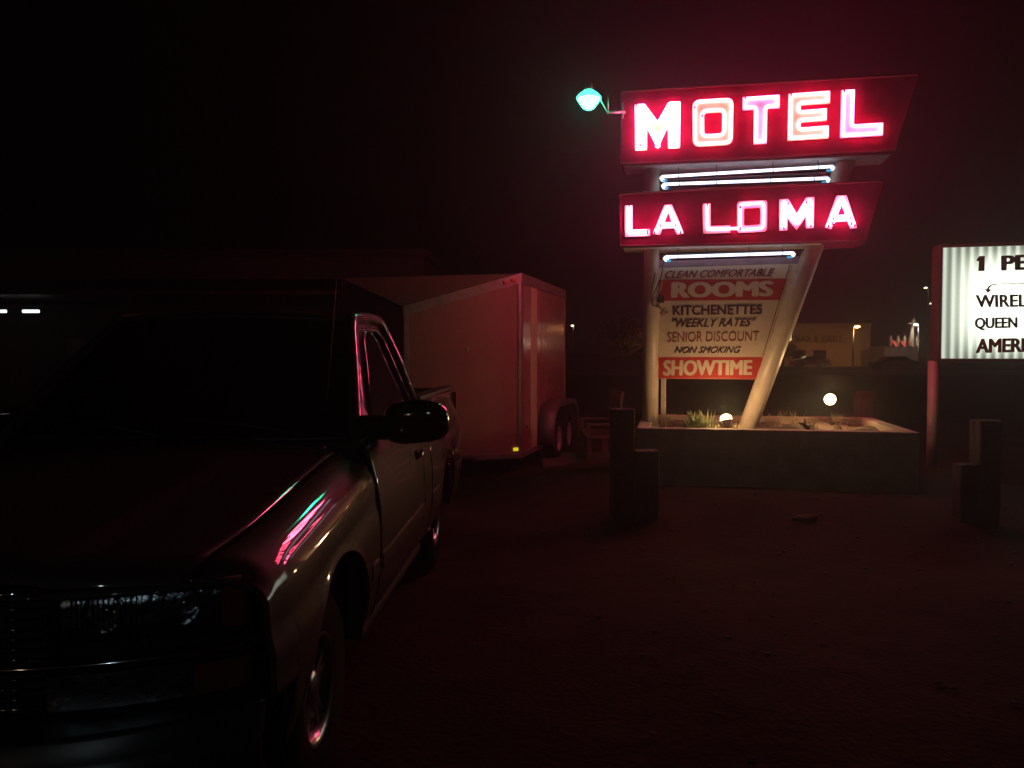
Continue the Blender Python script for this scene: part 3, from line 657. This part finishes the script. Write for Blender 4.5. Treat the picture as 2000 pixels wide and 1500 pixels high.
# ------------------------------------------------------------------ pickup truck  (x lateral, y rearwards, z up)
TRK = R(2.4)
tk = thing('pickup_truck', 'dark pewter pickup truck parked nose on in the left foreground', 'pickup truck', (-1.66, 2.03, 0), -TRK)
SW = [(.38, .925), (.45, .955), (.55, .982), (.66, .996), (.78, 1.0), (.90, .997), (1.0, .985), (1.1, .962), (1.2, .93), (1.32, .925)]
def sw(z): return itab(SW, z)
def tf(y): return 1 - .055 * max(0, (.62 - y) / .62) ** 2
def yf(x): return .03 + .25 * min(1.2, abs(x) / .93) ** 3.0
def ztp(y): return 1.025 + .135 * smooth((y - .1) / 1.75) 
def arch(y, yc, r=.475, zc=.39):
    d = abs(y - yc)
    return zc + math.sqrt(max(0, r * r - d * d)) if d < r else 0
def zbot(y, yc): return max(.41, arch(y, yc))
FY0, FY1 = .2, 1.645
def fender(sg):
    ycols = [FY0 + (FY1 - FY0) * i / 60 for i in range(61)]
    ycols = sorted(ycols + [1.02 - .4749, 1.02 + .4749, 1.02 - .46, 1.02 + .46]); NV = 26
    m = MB(); vs = []
    for y in ycols:
        zt_ = ztp(y); zb_ = zbot(y, 1.02) if y > .45 else max(.64, zbot(y, 1.02)); t_ = tf(y)
        prof = [(.815, zt_ + .004), (.845, zt_ + .001), (.872, zt_ - .006), (.898, zt_ - .018), (.924, zt_ - .036), (.948, zt_ - .062), (.966, zt_ - .094), (.978, zt_ - .13)]
        z0 = zt_ - .18; NL = NV - len(prof)
        for k in range(NL + 1):
            z = lerp(z0, zb_, k / NL)
            lip = .005 * math.exp(-((z - zb_) / .03) ** 2) if zb_ > .45 else 0
            bl = smooth((z0 - z) / .12); prof.append((lerp(min(.98, sw(z)), sw(z), bl) + lip, z))
        for (x, z) in prof:
            if y < .36: z -= .05 * (1 - smooth((y - FY0) / .13)) ** 2 * smooth((z - zt_ + .12) / .1)
            vs.append((sg * x * t_, y + (yf(min(x, .935)) + .012 - FY0) * (1 - smooth((y - FY0) / .34)), z))
    n = len(prof); fs = [(i * n + j, (i + 1) * n + j, (i + 1) * n + j + 1, i * n + j + 1) for i in range(len(ycols) - 1) for j in range(n - 1)]
    if sg < 0: fs = [tuple(reversed(f)) for f in fs]
    m.add(vs, fs, True); return m.build('fender', M['paint'], tk, solid=.012)
fender(1); fender(-1)
def hood(a, b):
    x = (a * 2 - 1) * .811; y0 = yf(x) + .015; y = lerp(y0, 1.80 + .10 * (1 - (x / .815) ** 2) * 0 + .06, b)
    x2 = x * tf(y); c = 1 - (abs(x) / .815) ** 2.2
    z = ztp(y) + .008 + .035 * c + .012 * smooth((.5 - abs(x)) / .08)
    z -= .05 * (1 - smooth((y - y0) / .13)) ** 2
    return (x2, y, z)
m = MB(); m.grid(hood, 48, 40); m.build('hood', M['paint'], tk, solid=.01)
# cowl with wipers
m = MB(); m.grid(lambda a, b: ((a * 2 - 1) * .84, 1.87 + b * .16 - .06 * abs(a * 2 - 1) ** 2 * 0, 1.175 + .03 * b + .03 * (1 - (a * 2 - 1) ** 2)), 16, 2); m.build('cowl', M['trim'], tk, solid=.01)
# front clip, following the bow of the nose
def band(z0, z1, x0, x1, off=0., n=24, slope=0.):
    m = MB(); m.grid(lambda a, b: (lerp(x0, x1, a), yf(lerp(x0, x1, a)) + off + slope * b, lerp(z0, z1, b)), n, 3); return m
b_ = band(.975, .99, -.90, .90, .022, slope=.01).build('nose_panel', M['paint'], tk, solid=.01)
band(.40, .99, -.84, .84, .14).build('front_bulkhead', M['seam'], tk, solid=.01)
for sg in (-1, 1):
    x0, x1 = (.46, .918) if sg > 0 else (-.918, -.46)
    hb = band(.842, .975, x0, x1, .075); hb_o = hb.build('headlight', M['bowl'], tk, solid=.004)
    m = MB()                                         # reflector bowls and bulb
    for cx in (.585, .76):
        cy = yf(cx) + .08; m.lathe([(.052, -.03), (.045, .0), (.03, .022), (.012, .03)], 20, 'Y', (sg * cx, cy - .01, .925)); m.lathe([(.0, -.02), (.013, -.018), (.013, .02)], 10, 'Y', (sg * cx, cy, .925))
    for k in range(14): m.box((sg * (.50 + k * .0125), yf(.52 + k * .0125) + .068, .925), (.002, .01, .10))
    m.build('reflector_bowl', M['chrome'], hb_o)
    band(.838, .977, x0, x1, .012).build('lens', M['lens'], hb_o)
    cx0, cx1 = (.855, .905) if sg > 0 else (-.905, -.855)
    band(.85, .97, cx0, cx1, .03, 6).build('side_marker', M['amber'], hb_o)
    tb = band(.68, .77, x0, x1, .03).build('turn_signal', M['bowl'], tk)
    band(.676, .773, x0, x1, .01).build('lens', M['lens'], tb)
    cx0, cx1 = (.80, .914) if sg > 0 else (-.914, -.80)
    band(.684, .766, cx0, cx1, .014, 8).build('amber_lens', M['amber'], tb)
m = MB(); m.grid(lambda a, b: (lerp(-.915, .915, a), yf(lerp(-.915, .915, a)) + .004 - .022 * math.sin(b * math.pi), lerp(.79, .826, b)), 48, 8); m.build('chrome_bar', M['chrome'], tk)
gr = band(.70, .99, -.455, .455, .05).build('grille', M['trim'], tk)
m = MB()
for k in range(11): m.tube([(x, yf(x) + .03, .715 + k * .026) for x in [-.45 + .1 * i for i in range(10)]], .005, 6)
for x in (-.3, -.15, 0, .15, .3): m.box((x, .05, .85), (.008, .02, .27))
m.build('grille_mesh', M['blackgloss'], gr)
m = MB(); m.tube([(x, yf(x) + .008, .995) for x in [-.46 + .092 * i for i in range(11)]], .01, 8); m.tube([(x, yf(x) + .008, .70) for x in [-.46 + .092 * i for i in range(11)]], .01, 8); m.build('grille_frame', M['chrome'], gr)
def bumper(a, b):
    x = (a * 2 - 1) * .97; t = (b - .5) * 2
    return (x, -.07 + .32 * (abs(x) / .97) ** 3.4 + .035 * t * t - (.012 if .25 < b < .6 else 0), lerp(.43, .655, b))
m = MB(); m.grid(bumper, 60, 14); bm_ = m.build('bumper', mat('bumper_paint', (.02, .02, .02), .35, .0), tk, solid=.01)
m = MB(); m.grid(lambda a, b: ((a * 2 - 1) * .93, -.04 + .32 * (abs((a * 2 - 1) * .93) / .97) ** 3.4 + b * .16, lerp(.655, .665, b)), 40, 2); m.build('bumper_step_pad', M['trim'], bm_)
m = MB(); m.grid(lambda a, b: ((a * 2 - 1) * .9, .03 + .30 * (abs(a * 2 - 1)) ** 3, lerp(.28, .44, b)), 30, 3); m.build('air_dam', M['trim'], tk, solid=.01)
m = MB(); m.box((0, -.085, .56), (.31, .008, .155), None, .003); m.build('licence_plate', M['concrete'], bm_)
# doors
def belt(y): return lerp(1.205, 1.29, smooth((y - 1.66) / 1.5))
def side_panel(y0, y1, sg, nm, topfn, yc=None, parent=tk, ncol=24, zb0=.415):
    m = MB(); vs = []; NV = 18
    cols = [lerp(y0, y1, i / ncol) for i in range(ncol + 1)]
    if yc: cols = sorted(cols + [c for c in (yc - .4749, yc + .4749, yc - .46, yc + .46) if y0 < c < y1])
    for y in cols:
        zb_ = max(zb0, arch(y, yc)) if yc else zb0; t = topfn(y)
        for k in range(NV + 1):
            z = lerp(t, zb_, k / NV); lip = .005 * math.exp(-((z - zb_) / .03) ** 2) if zb_ > zb0 + .01 else 0
            rnd = -.035 * max(0, (.05 - (t - z)) / .05) ** 2
            vs.append((sg * (sw(z) + lip + rnd), y, z))
    n = NV + 1; fs = [(i * n + j, (i + 1) * n + j, (i + 1) * n + j + 1, i * n + j + 1) for i in range(len(cols) - 1) for j in range(NV)]
    if sg < 0: fs = [tuple(reversed(f)) for f in fs]
    m.add(vs, fs, True); return m.build(nm, M['paint'], parent, solid=.012)
for sg in (1, -1):
    dr = side_panel(1.655, 2.985, sg, 'door', belt)
    m = MB(); m.box((sg * (sw(1.02) + .012), 2.84, 1.02), (.03, .17, .055), None, .012); m.build('handle', M['blackgloss'], dr)
    m = MB(); m.box((sg * (sw(.68) + .008), 2.33, .675), (.022, 1.25, .075), None, .01); m.build('side_moulding', M['paint'], dr)
    m = MB(); m.box((sg * (sw(.68) + .008), 1.555, .675), (.022, .14, .075), None, .01); m.build('side_moulding', M['paint'], tk)
    cs = side_panel(2.995, 3.30, sg, 'cab_side', lambda y: 1.29)
    bd = side_panel(3.325, 5.15, sg, 'bed_side', lambda y: 1.315, 4.22, ncol=60)
    m = MB(); m.box((sg * (sw(.68) + .008), 3.52, .675), (.022, .38, .075), None, .01); m.build('side_moulding', M['paint'], bd); m = MB(); m.box((sg * (sw(.68) + .008), 4.93, .675), (.022, .38, .075), None, .01); m.build('side_moulding', M['paint'], bd)
    m = MB(); m.box((sg * .885, 4.24, 1.315), (.10, 1.82, .03), None, .008); m.build('rail_cap', M['trim'], bd)
    m = MB(); m.box((sg * .93, 5.14, 1.08), (.08, .05, .40), None, .01); m.build('tail_light', M['taillens'], tk)
    m = MB(); m.box((sg * .82, 4.22, .98), (.02, 1.8, .62)); m.build('bed_liner', M['trim'], bd)
    m = MB(); m.box((sg * .93, 2.35, .40), (.05, 1.65, .05), None, .012); m.build('rocker_sill', M['paint'], tk)
    for yc in (1.02, 4.22):                            # wheel-house
        m = MB()
        m.add([(sg * .60, yc + .47 * math.cos(t), .39 + .47 * math.sin(t)) for t in [math.pi * i / 16 for i in range(17)]] + [(sg * .965, yc + .47 * math.cos(t), .39 + .47 * math.sin(t)) for t in [math.pi * i / 16 for i in range(17)]], [(i, i + 1, i + 18, i + 17) for i in range(16)], True)
        m.add([(sg * .6, yc, .39)] + [(sg * .60, yc + .47 * math.cos(t), .39 + .47 * math.sin(t)) for t in [math.pi * i / 16 for i in range(17)]], [(0, i + 1, i + 2) for i in range(16)])
        m.build('wheel_well', M['seam'], tk)
        wt, wr = wheel_mesh(.37, .25, .205, sg)
        e_ = bpy.data.objects.new('wheel', None); COL.objects.link(e_); e_.parent = tk; e_.location = (sg * .80, yc, .37)
        wt.build('tyre', M['rubber'], e_); wr.build('rim', M['alloy'], e_)
# greenhouse
A0 = Vector((.845, 1.90, 1.20)); A1 = Vector((.655, 2.60, 1.785)); C1 = Vector((.695, 3.20, 1.795)); C0 = Vector((.885, 3.29, 1.29))
def sx_(p, sg): return Vector((p.x * sg, p.y, p.z))
for sg in (1, -1):
    a0, a1, c1, c0 = [sx_(p, sg) for p in (A0, A1, C1, C0)]
    m = MB(); m.tube([a0 + Vector((0, -.1, -.06)), a0, a0.lerp(a1, .5) + Vector((.006 * sg, -.012, .014)), a0.lerp(a1, .9), a1 + Vector((0, .03, .012)), a1.lerp(c1, .5) + Vector((0, 0, .022)), c1.lerp(a1, .12) + Vector((0, 0, .012)), c1 + Vector((0, .0, -.02)), c0.lerp(c1, .5), c0 + Vector((0, 0, -.03))],
                     [.036, .036, .033, .033, .036, .036, .038, .045, .05, .055], 14); m.build('pillar', M['paint'], tk)
    # window frame (inner) and pane
    w0 = Vector((.885 * sg, 2.07, 1.225)); w1 = Vector((.70 * sg, 2.68, 1.735)); w2 = Vector((.715 * sg, 3.06, 1.745)); w3 = Vector((.895 * sg, 3.16, 1.29))
    pts = [w0, w0.lerp(w1, .5), w0.lerp(w1, .88), w1.lerp(w2, .15), w1.lerp(w2, .8), w2.lerp(w3, .12), w2.lerp(w3, .6), w3]
    ring = [p for p in pts]
    m = MB(); m.tube(ring + [w3.lerp(w0, .5)], .016, 8, closed=True); wf = m.build('window_frame', M['paint'], tk)
    m = MB(); m.tube([p + Vector((-.012 * sg, 0, 0)) for p in ring] + [w3.lerp(w0, .5) + Vector((-.012 * sg, 0, 0))], .018, 8, closed=True); m.build('window_seal', M['trim'], wf)
    outp = [a0 + Vector((0, .03, -.02)), a0.lerp(a1, .5), a0.lerp(a1, .9), a1 + Vector((0, .05, .01)), c1 + Vector((0, -.06, .01)), c1.lerp(c0, .1), c0.lerp(c1, .4), c0]
    m = MB(); m.add([p for p in ring] + outp, [(i, i + 1, i + 9, i + 8) for i in range(7)], True); m.build('door_frame', M['paint'], tk, solid=.008)
    m = MB(); m.add([p + Vector((-.008 * sg, 0, 0)) for p in ring], [tuple(range(len(ring)))]); m.build('side_window', M['glass'], tk)
    # front sheet between the A-pillar foot and the mirror, sail panel
    m = MB(); s0_, s1_, s2_ = Vector((.86 * sg, 1.84, 1.19)), Vector((.90 * sg, 2.12, 1.215)), Vector((.80 * sg, 2.14, 1.40)); m.add([s0_, s1_, s2_], [(0, 1, 2)]); m.build('sail_panel', M['trim'], tk, solid=.01)
    # mirror
    mr = bpy.data.objects.new('wing_mirror', None); COL.objects.link(mr); mr.parent = tk
    bm = bmesh.new(); bmesh.ops.create_uvsphere(bm, u_segments=40, v_segments=24, radius=1)
    for v in bm.verts:
        c = v.co
        f = lambda t, p: math.copysign(abs(t) ** p, t)
        x = f(c.x, .62) * .155; z = f(c.z, .6) * .105; y = f(c.y, .8) * .085
        if c.y > 0: y = min(y, .05)
        z += .012 * (x / .155) if x < 0 else 0
        z = z * (1 - .12 * max(0, x / .155))
        v.co = Vector((sg * (1.13 + x), 1.93 + y, 1.285 + z))
    if sg < 0: bmesh.ops.reverse_faces(bm, faces=bm.faces[:])
    bm.verts.index_update(); m = MB(); m.add([v.co[:] for v in bm.verts], [[v.index for v in f_.verts] for f_ in bm.faces], True); bm.free(); m.build('mirror_shell', M['blackgloss'], mr)
    m = MB(); m.box((sg * 1.13, 1.984, 1.285), (.24, .006, .15), None, .003); m.build('mirror_glass', M['chrome'], mr)
    m = MB(); m.box((sg * .935, 1.96, 1.25), (.2, .07, .12), Matrix.Rotation(0, 4, 'Y'), .025); m.build('mirror_arm', M['blackgloss'], mr)
def roof(a, b):
    u = a * 2 - 1; y = lerp(2.56, 3.27, b); xw = lerp(.655, .70, b)
    return (u * xw, y - .03 * (1 - u * u) * (1 - b), 1.80 + .062 * (1 - abs(u) ** 2.4) * math.sin(math.pi * (.22 + .62 * b)))
m = MB(); m.grid(roof, 30, 16); m.build('roof', M['paint'], tk, solid=.012)
def wsh(a, b):
    u = a * 2 - 1; xw = lerp(.835, .65, b); bow = .10 * (1 - u * u)
    return (u * xw, lerp(1.90, 2.58, b) - bow, lerp(1.205, 1.785, b) + .02 * (1 - u * u) * (b))
m = MB(); m.grid(wsh, 24, 14); ws = m.build('windshield', M['glass'], tk)
m = MB(); m.tube([wsh(i / 16, .0) for i in range(17)], .014, 6); m.tube([wsh(i / 16, 1.) for i in range(17)], .014, 6); m.build('windshield_seal', M['trim'], ws)
m = MB()
for x0, x1 in ((.05, .62), (-.62, -.05)):
    p0 = Vector(wsh((x1 / .83 + 1) / 2, .0)) + Vector((0, -.02, .02)); p1 = Vector(wsh((x0 / .83 + 1) / 2, .12)) + Vector((0, -.02, .02)); m.tube([p0, p0.lerp(p1, .5) + Vector((0, -.01, .01)), p1], .008, 6)
m.build('wiper', M['trim'], tk)
m = MB(); m.add([(-.83, 3.26, 1.25), (.83, 3.26, 1.25), (.69, 3.2, 1.78), (-.69, 3.2, 1.78)], [(0, 1, 2, 3)]); m.build('rear_window', M['glass'], tk)
m = MB(); m.box((0, 3.29, .95), (1.80, .03, .66)); m.build('cab_back', M['paint'], tk)
# interior
m = MB(); m.box((0, 2.07, 1.07), (1.6, .38, .26), None, .05); m.build('dashboard', M['interior'], tk)
m = MB(); m.lathe([(.165, .012), (.185, 0), (.165, -.012), (.15, 0)], 28, 'Y', closed=True)
rt_ = Matrix.Rotation(R(-25), 4, 'X'); m.v = [tuple(rt_ @ Vector(q) + Vector((.42, 2.33, 1.16))) for q in m.v]; m.tube([(.42, 2.33, 1.16), (.42, 2.15, 1.08)], .03, 8); m.box((.42, 2.33, 1.16), (.3, .02, .04), rt_); m.build('steering_wheel', M['interior'], tk)
for x in (-.42, .42):
    m = MB(); m.box((x, 2.95, 1.12), (.5, .16, .62), Matrix.Rotation(R(-10), 4, 'X'), .05); m.box((x, 2.8, .82), (.5, .5, .16), None, .05); st_o = m.build('seat', M['interior'], tk)
    m = MB(); m.box((x, 3.03, 1.5), (.26, .1, .17), None, .04); m.build('headrest', M['interior'], st_o)
m = MB(); m.box((0, 2.46, 1.70), (.24, .02, .06), None, .015); m.build('rearview_mirror', M['trim'], tk)
m = MB(); m.box((0, 2.6, .42), (1.74, 1.8, .1)); m.box((0, .9, .62), (1.1, 1.3, .5)); m.box((0, 4.2, .62), (1.16, 1.9, .1)); m.box((0, 4.9, .5), (.9, .4, .16)); m.build('underbody', M['seam'], tk)
m = MB(); m.box((0, 4.23, .70), (1.7, 1.8, .03)); m.box((0, 3.34, .99), (1.72, .03, .6)); m.build('bed_floor', M['trim'], tk)
m = MB(); m.box((0, 5.17, 1.01), (1.66, .05, .6), None, .015); m.build('tailgate', M['paint'], tk)
m = MB(); m.box((0, 5.28, .56), (1.8, .12, .16), None, .02); m.build('rear_bumper', M['chrome'], tk)
m = MB(); m.tube([(.76, 1.6, 1.16), (.77, 1.61, 1.2)], .012, 8); m.tube([(.77, 1.61, 1.2), (.8, 1.75, 1.95)], .0025, 5); m.build('antenna', M['trim'], tk)

# ------------------------------------------------------------------ motel building on the left
YB = 26.0
xr = at(846, 520, YB).x
mb = thing('motel_building', 'long dark single storey motel with flat fascia roof behind the pickup', 'building', (0, YB, 0))
ze = at(400, 592, YB).z; zr = at(400, 508, YB).z
m = MB(); m.box(((xr - 34) / 2, 3.2, ze / 2), (34 + xr - .4, 5, ze)); wl = m.build('wall', M['dull_wall'], mb)
m = MB(); m.box(((xr - 34) / 2, 1.8, (ze + zr) / 2 + .25), (34 + xr, 9, zr - ze - .5)); m.build('fascia', M['fascia'], mb)
m = MB(); m.box(((xr - 34) / 2, 1.8, zr - .12), (34 + xr + .3, 9.3, .22)); m.build('roof', M['roofing'], mb)
m = MB(); m.box(((xr - 34) / 2, 1.7, ze + .12), (34 + xr + .1, 9.1, .1)); m.build('eave', M['fascia'], mb)
for i in range(8):
    x = xr - .6 - i * 3.9; m = MB(); m.box((x, -2.3, ze / 2 + .03), (.13, .13, ze), None, .01); m.build('porch_post', M['fascia'], mb)
    m = MB(); m.box((x - 1.2, .68, 1.03), (.95, .06, 2.06), None, .01); d_ = m.build('door', M['doorp'], mb)
    m = MB(); m.lathe([(0, -.05), (.03, -.04), (.03, 0)], 10, 'Y', (x - .85, .65, 1.0)); m.build('knob', M['chrome'], d_)
    m = MB(); m.box((x - 2.7, .66, 1.55), (1.5, .08, 1.2), None, .01); wn = m.build('window', M['fascia'], mb)
    m = MB(); m.box((x - 2.7, .60, 1.55), (1.36, .02, 1.06)); m.build('pane', M['curtain'], wn)
for px0, px1 in ((-30, 12), (45, 76)):
    a = at(px0, 608, YB - 2.0); b = at(px1, 608, YB - 2.0)
    m = MB(); m.tube([(a.x, -2.0, a.z), (b.x, -2.0, b.z)], .045, 10); m.build('fluorescent_tube', M['fluo'], mb)
# ------------------------------------------------------------------ across the road
YG = 110.0
def gx(px, Y): return at(px, 692, Y).x
bb = thing('bar_building', 'tan flat roofed bar and grill across the road lit by an orange street lamp', 'building', (0, YG, 0))
x0, x1 = gx(1440, YG), gx(1700, YG); zt2 = at(1620, 634, YG).z
m = MB(); m.box(((x0 + x1) / 2, 6, zt2 / 2), (x1 - x0, 12, zt2), None, .05); m.build('wall', M['barwall'], bb)
m = MB(); m.box(((x0 + x1) / 2, -.05, zt2 + .08), (x1 - x0 + .2, .3, .2)); m.build('parapet', M['barwall'], bb)
def bq(lst): return [((px - 1000) / FPX * YG, at(px, py, YG).z) for px, py in lst]
text_mesh('BAR & GRILL', bq([(1553, 655), (1646, 655), (1646, 669), (1553, 669)]), -.02, .03, .03).build('lettering', M['barink'], bb)
m = MB(); cx = gx(1690, YG); m.box((cx, -.05, 1.1), (1.1, .1, 2.2)); m.build('door', M['doorp'], bb)
for px in (1560, 1600): m = MB(); m.box((gx(px, YG), -.05, 1.6), (1.8, .1, 1.2)); w_ = m.build('window', M['fascia'], bb); m = MB(); m.box((gx(px, YG), -.11, 1.6), (1.6, .02, 1.0)); m.build('pane', M['blackgloss'], w_)
def street_lamp(px, pxh, py, Y, label, mt, r, power, col, side=1):
    h = at(pxh, py, Y); x = gx(px, Y)
    o = thing('street_lamp', label, 'street lamp', (x, Y, 0), 0, 'street lamps in the distance')
    m = MB(); m.tube([(0, 0, 0), (0, 0, h.z * .5), (0, 0, h.z - .1)], [.11, .09, .07], 10); m.tube([(0, 0, h.z - .15), ((h.x - x) * .5, 0, h.z + .12), (h.x - x, 0, h.z + .12)], .04, 8); m.build('pole', M['grey_metal'], o)
    m = MB(); m.lathe([(0, .1), (r * .7, .08), (r, 0), (r * .8, -.08), (0, -r * .5)], 16, 'Z', (h.x - x, 0, h.z)); m.build('lamp_head', mt, o)
    if power: lamp('light', (h.x - x, 0, h.z - .3), power, col, .2, o, spot=130, rot=(R(38), 0, 0))
    return o
street_lamp(1666, 1674, 638, 99, 'orange street lamp in front of the bar and grill wall', M['sodium'], .36, 1100, (1.0, .42, .12))
street_lamp(1811, 1808, 562, 150, 'higher of the two small lamps left of the reader board', M['farlamp'], .3, 0, None)
street_lamp(1822, 1819, 593, 150, 'lower of the two small lamps left of the reader board', M['farlamp'], .25, 0, None)
street_lamp(1120, 1118, 636, 130, 'tiny lone lamp just right of the trailer', M['farlamp'], .25, 0, None)
ys_ = thing('wall_sign', 'small yellow lit sign beside the slanted pole, on the bar wall', 'sign', (gx(1541, YG - 2), YG - 2, at(1541, 665, YG - 2).z))
m = MB(); m.box((0, 0, .6), (.6, .2, 1.2), None, .03); m.build('lit_face', M['yellowsign'], ys_); m = MB(); m.tube([(0, 0, 0), (0, 0, -(at(1541, 665, YG - 2).z))], .06, 8); m.build('post', M['dark_metal'], ys_)
# roadside diner with finned spire
YD = 105.0
dn = thing('roadside_diner', 'distant red and white lit diner with a tall pale spire', 'building', (gx(1765, YD), YD, 0))
dx = lambda px: gx(px, YD) - gx(1765, YD)
zz = lambda py: at(1765, py, YD).z
m = MB(); m.box((0, 4, zz(676) / 2), (dx(1800) - dx(1732), 7, zz(676)), None, .05); m.build('wall', M['wallblue'], dn)
for px in (1737, 1751, 1764, 1775, 1789):
    m = MB(); m.tube([(dx(px), -.3, zz(676)), (dx(px), -.3, zz(662)), (dx(px), -.3, zz(655))], [.22, .2, .05], 10); m.build('pillar', M['glowwhite'], dn)
for px in (1737, 1753, 1768):
    m = MB(); m.add([(dx(px), -.6, zz(666)), (dx(px + 6), -.6, zz(666)), (dx(px + 12), -.6, zz(677)), (dx(px + 8), -.6, zz(677))], [(0, 1, 2, 3)]); m.build('red_fin', M['redneon'], dn, solid=.1)
m = MB(); m.tube([(dx(1776), -.6, zz(676)), (dx(1776), -.6, zz(655)), (dx(1777), -.6, zz(640)), (dx(1779), -.6, zz(632)), (dx(1780), -.6, zz(617))], [.3, .28, .16, .3, .03], 12); m.tube([(dx(1768), -.6, zz(632)), (dx(1779), -.6, zz(632))], .12, 8); m.build('spire', M['glowwhite'], dn)
lamp('light', (0, -3, zz(668)), 90, (1.0, .75, .5), .3, dn); 
street_lamp(1793, 1789, 634, 103, 'white street lamp beside the diner spire', M['whitelamp'], .26, 80, (1.0, .85, .7))
# parked cars far off
def far_car(px, Y, label, mt, L=4.4):
    o = thing('parked_car', label, 'car', (gx(px, Y), Y, 0), 0, 'cars parked across the road')
    pf = [(-L / 2, .35), (-L / 2, .8), (-L * .3, .95), (-L * .16, 1.4), (L * .2, 1.42), (L * .36, 1.0), (L / 2, .9), (L / 2, .35)]
    m = MB(); m.slab(pf, [], -.85, .85); m.build('body', mt, o, bev=.08)
    m = MB(); m.slab([(-L * .27, .97), (-L * .15, 1.33), (L * .18, 1.35), (L * .31, 1.0)], [], -.87, .87); m.build('window', M['blackgloss'], o)
    for x in (-L * .31, L * .31):
        for y in (-.8, .8):
            m = MB(); m.lathe([(0, -.11), (.2, -.11), (.32, -.09), (.33, 0), (.32, .09), (0, .11)], 20, 'Y', (x, y, .33)); m.build('wheel', M['rubber'], o)
    for x, n_, k in ((-L / 2 - .01, 'headlight', 'whitelamp'), (L / 2 + .01, 'tail_light', 'taillens')):
        for y in (-.6, .6):
            m = MB(); m.box((x, y, .72), (.04, .3, .12), None, .01); m.build(n_, M['bowl'] if k == 'whitelamp' else M[k], o)
far_car(1745, 84, 'dark sedan parked across the road left of the reader board', M['carpaint'])
far_car(1583, 100, 'dim tan sedan parked by the bar and grill wall', M['carpaint2'])
# far block wall and lamplit tree between trailer and sign
m = MB(); a = gx(1108, 62); b = gx(1252, 62); m.box(((a + b) / 2, 62, .75), (b - a, .3, 1.5), None, .02); fw = m.build('block_wall', M['wallblue']); tag(fw, 'low pale block wall far behind the bench', 'wall')
def tree(px, Y, h, wd, label, n=900, seed=1):
    rnd = random.Random(seed); o = thing('street_tree', label, 'tree', (gx(px, Y), Y, 0), 0, 'trees across the road')
    m = MB(); m.tube([(0, 0, 0), (.05, 0, h * .3), (0, .1, h * .55)], [.2, .14, .07], 10)
    for k in range(7):
        a = k * .9; m.tube([(0, 0, h * (.28 + .04 * k)), (math.cos(a) * wd * .3, math.sin(a) * wd * .3, h * (.45 + .05 * k)), (math.cos(a) * wd * .42, math.sin(a) * wd * .42, h * (.6 + .04 * k))], [.08, .05, .02], 6)
    m.build('trunk', M['bark'], o); m = MB()
    cl = [(rnd.gauss(0, wd * .24), rnd.gauss(0, wd * .24), h * rnd.uniform(.42, .95), rnd.uniform(.25, .5) * wd * .5) for _ in range(16)]
    for i in range(n):
        c = rnd.choice(cl); p = Vector((c[0] + rnd.gauss(0, c[3] * .5), c[1] + rnd.gauss(0, c[3] * .5), c[2] + rnd.gauss(0, c[3] * .4)))
        u = Vector((rnd.gauss(0, 1), rnd.gauss(0, 1), rnd.gauss(0, 1))).normalized(); v_ = u.cross(Vector((rnd.gauss(0, 1), 0, 1))).normalized(); s = rnd.uniform(.07, .16) * wd / 4
        m.add([p - u * s, p + v_ * s * .5, p + u * s, p - v_ * s * .5], [(0, 1, 2, 3)])
    m.build('crown', M['foliage'], o)
tree(1222, 72, 4.9, 4.2, 'orange lit round tree just left of the upright sign pole', 2600, 3)
tree(1530, 104, 4.0, 4.0, 'dark tree before the bar wall beside the slanted pole', 1500, 5)
street_lamp(1262, 1272, 640, 70, 'unseen street lamp added behind the upright sign pole to light the round tree', M['farlamp'], .2, 220, (1.0, .4, .1))  # hidden lamp, added to turn the round tree orange

# ------------------------------------------------------------------ lamps behind the viewer, mirrored in the truck's chrome
def yard_lamp(x, y, z, mt, label):
    o = thing('yard_lamp', label, 'lamp', (x, y, 0)); m = MB(); m.tube([(0, 0, 0), (0, 0, z)], [.08, .05], 10); m.build('pole', M['grey_metal'], o)
    m = MB(); m.lathe([(0, .12), (.07, .1), (.12, 0), (.07, -.09), (0, -.11)], 16, 'Z', (0, 0, z)); m.build('lamp_head', mt, o)
yard_lamp(.5, -7.5, 4.6, emis('yard_white', (.75, .93, 1.0), 160), 'white yard lamp on a pole behind the camera')
yard_lamp(-5.2, -12, 4.0, emis('yard_warm', (1.0, .7, .45), 80), 'warm yard lamp on a pole behind the camera')

# ------------------------------------------------------------------ night haze
m = MB(); m.box((0, 60, 14), (500, 300, 32)); hz_ = m.build('haze', mat('haze_tmp', (1, 1, 1))); tag(hz_, kind='stuff')
hm = bpy.data.materials.new('haze'); hm.use_nodes = True; nt = hm.node_tree; nt.nodes.clear(); o = nt.nodes.new('ShaderNodeOutputMaterial'); v = nt.nodes.new('ShaderNodeVolumePrincipled')
v.inputs['Color'].default_value = (.9, .9, .9, 1); v.inputs['Density'].default_value = .005; v.inputs['Anisotropy'].default_value = .74
nt.links.new(v.outputs[0], o.inputs['Volume']); hz_.data.materials.clear(); hz_.data.materials.append(hm)

sc.view_settings.view_transform = 'Standard'; sc.view_settings.look = 'None'; sc.view_settings.exposure = 0; sc.view_settings.gamma = 1
sc.cycles.max_bounces = 6; sc.cycles.volume_bounces = 0; sc.cycles.sample_clamp_indirect = 4; sc.cycles.use_denoising = True
sc.cycles.use_light_tree = True
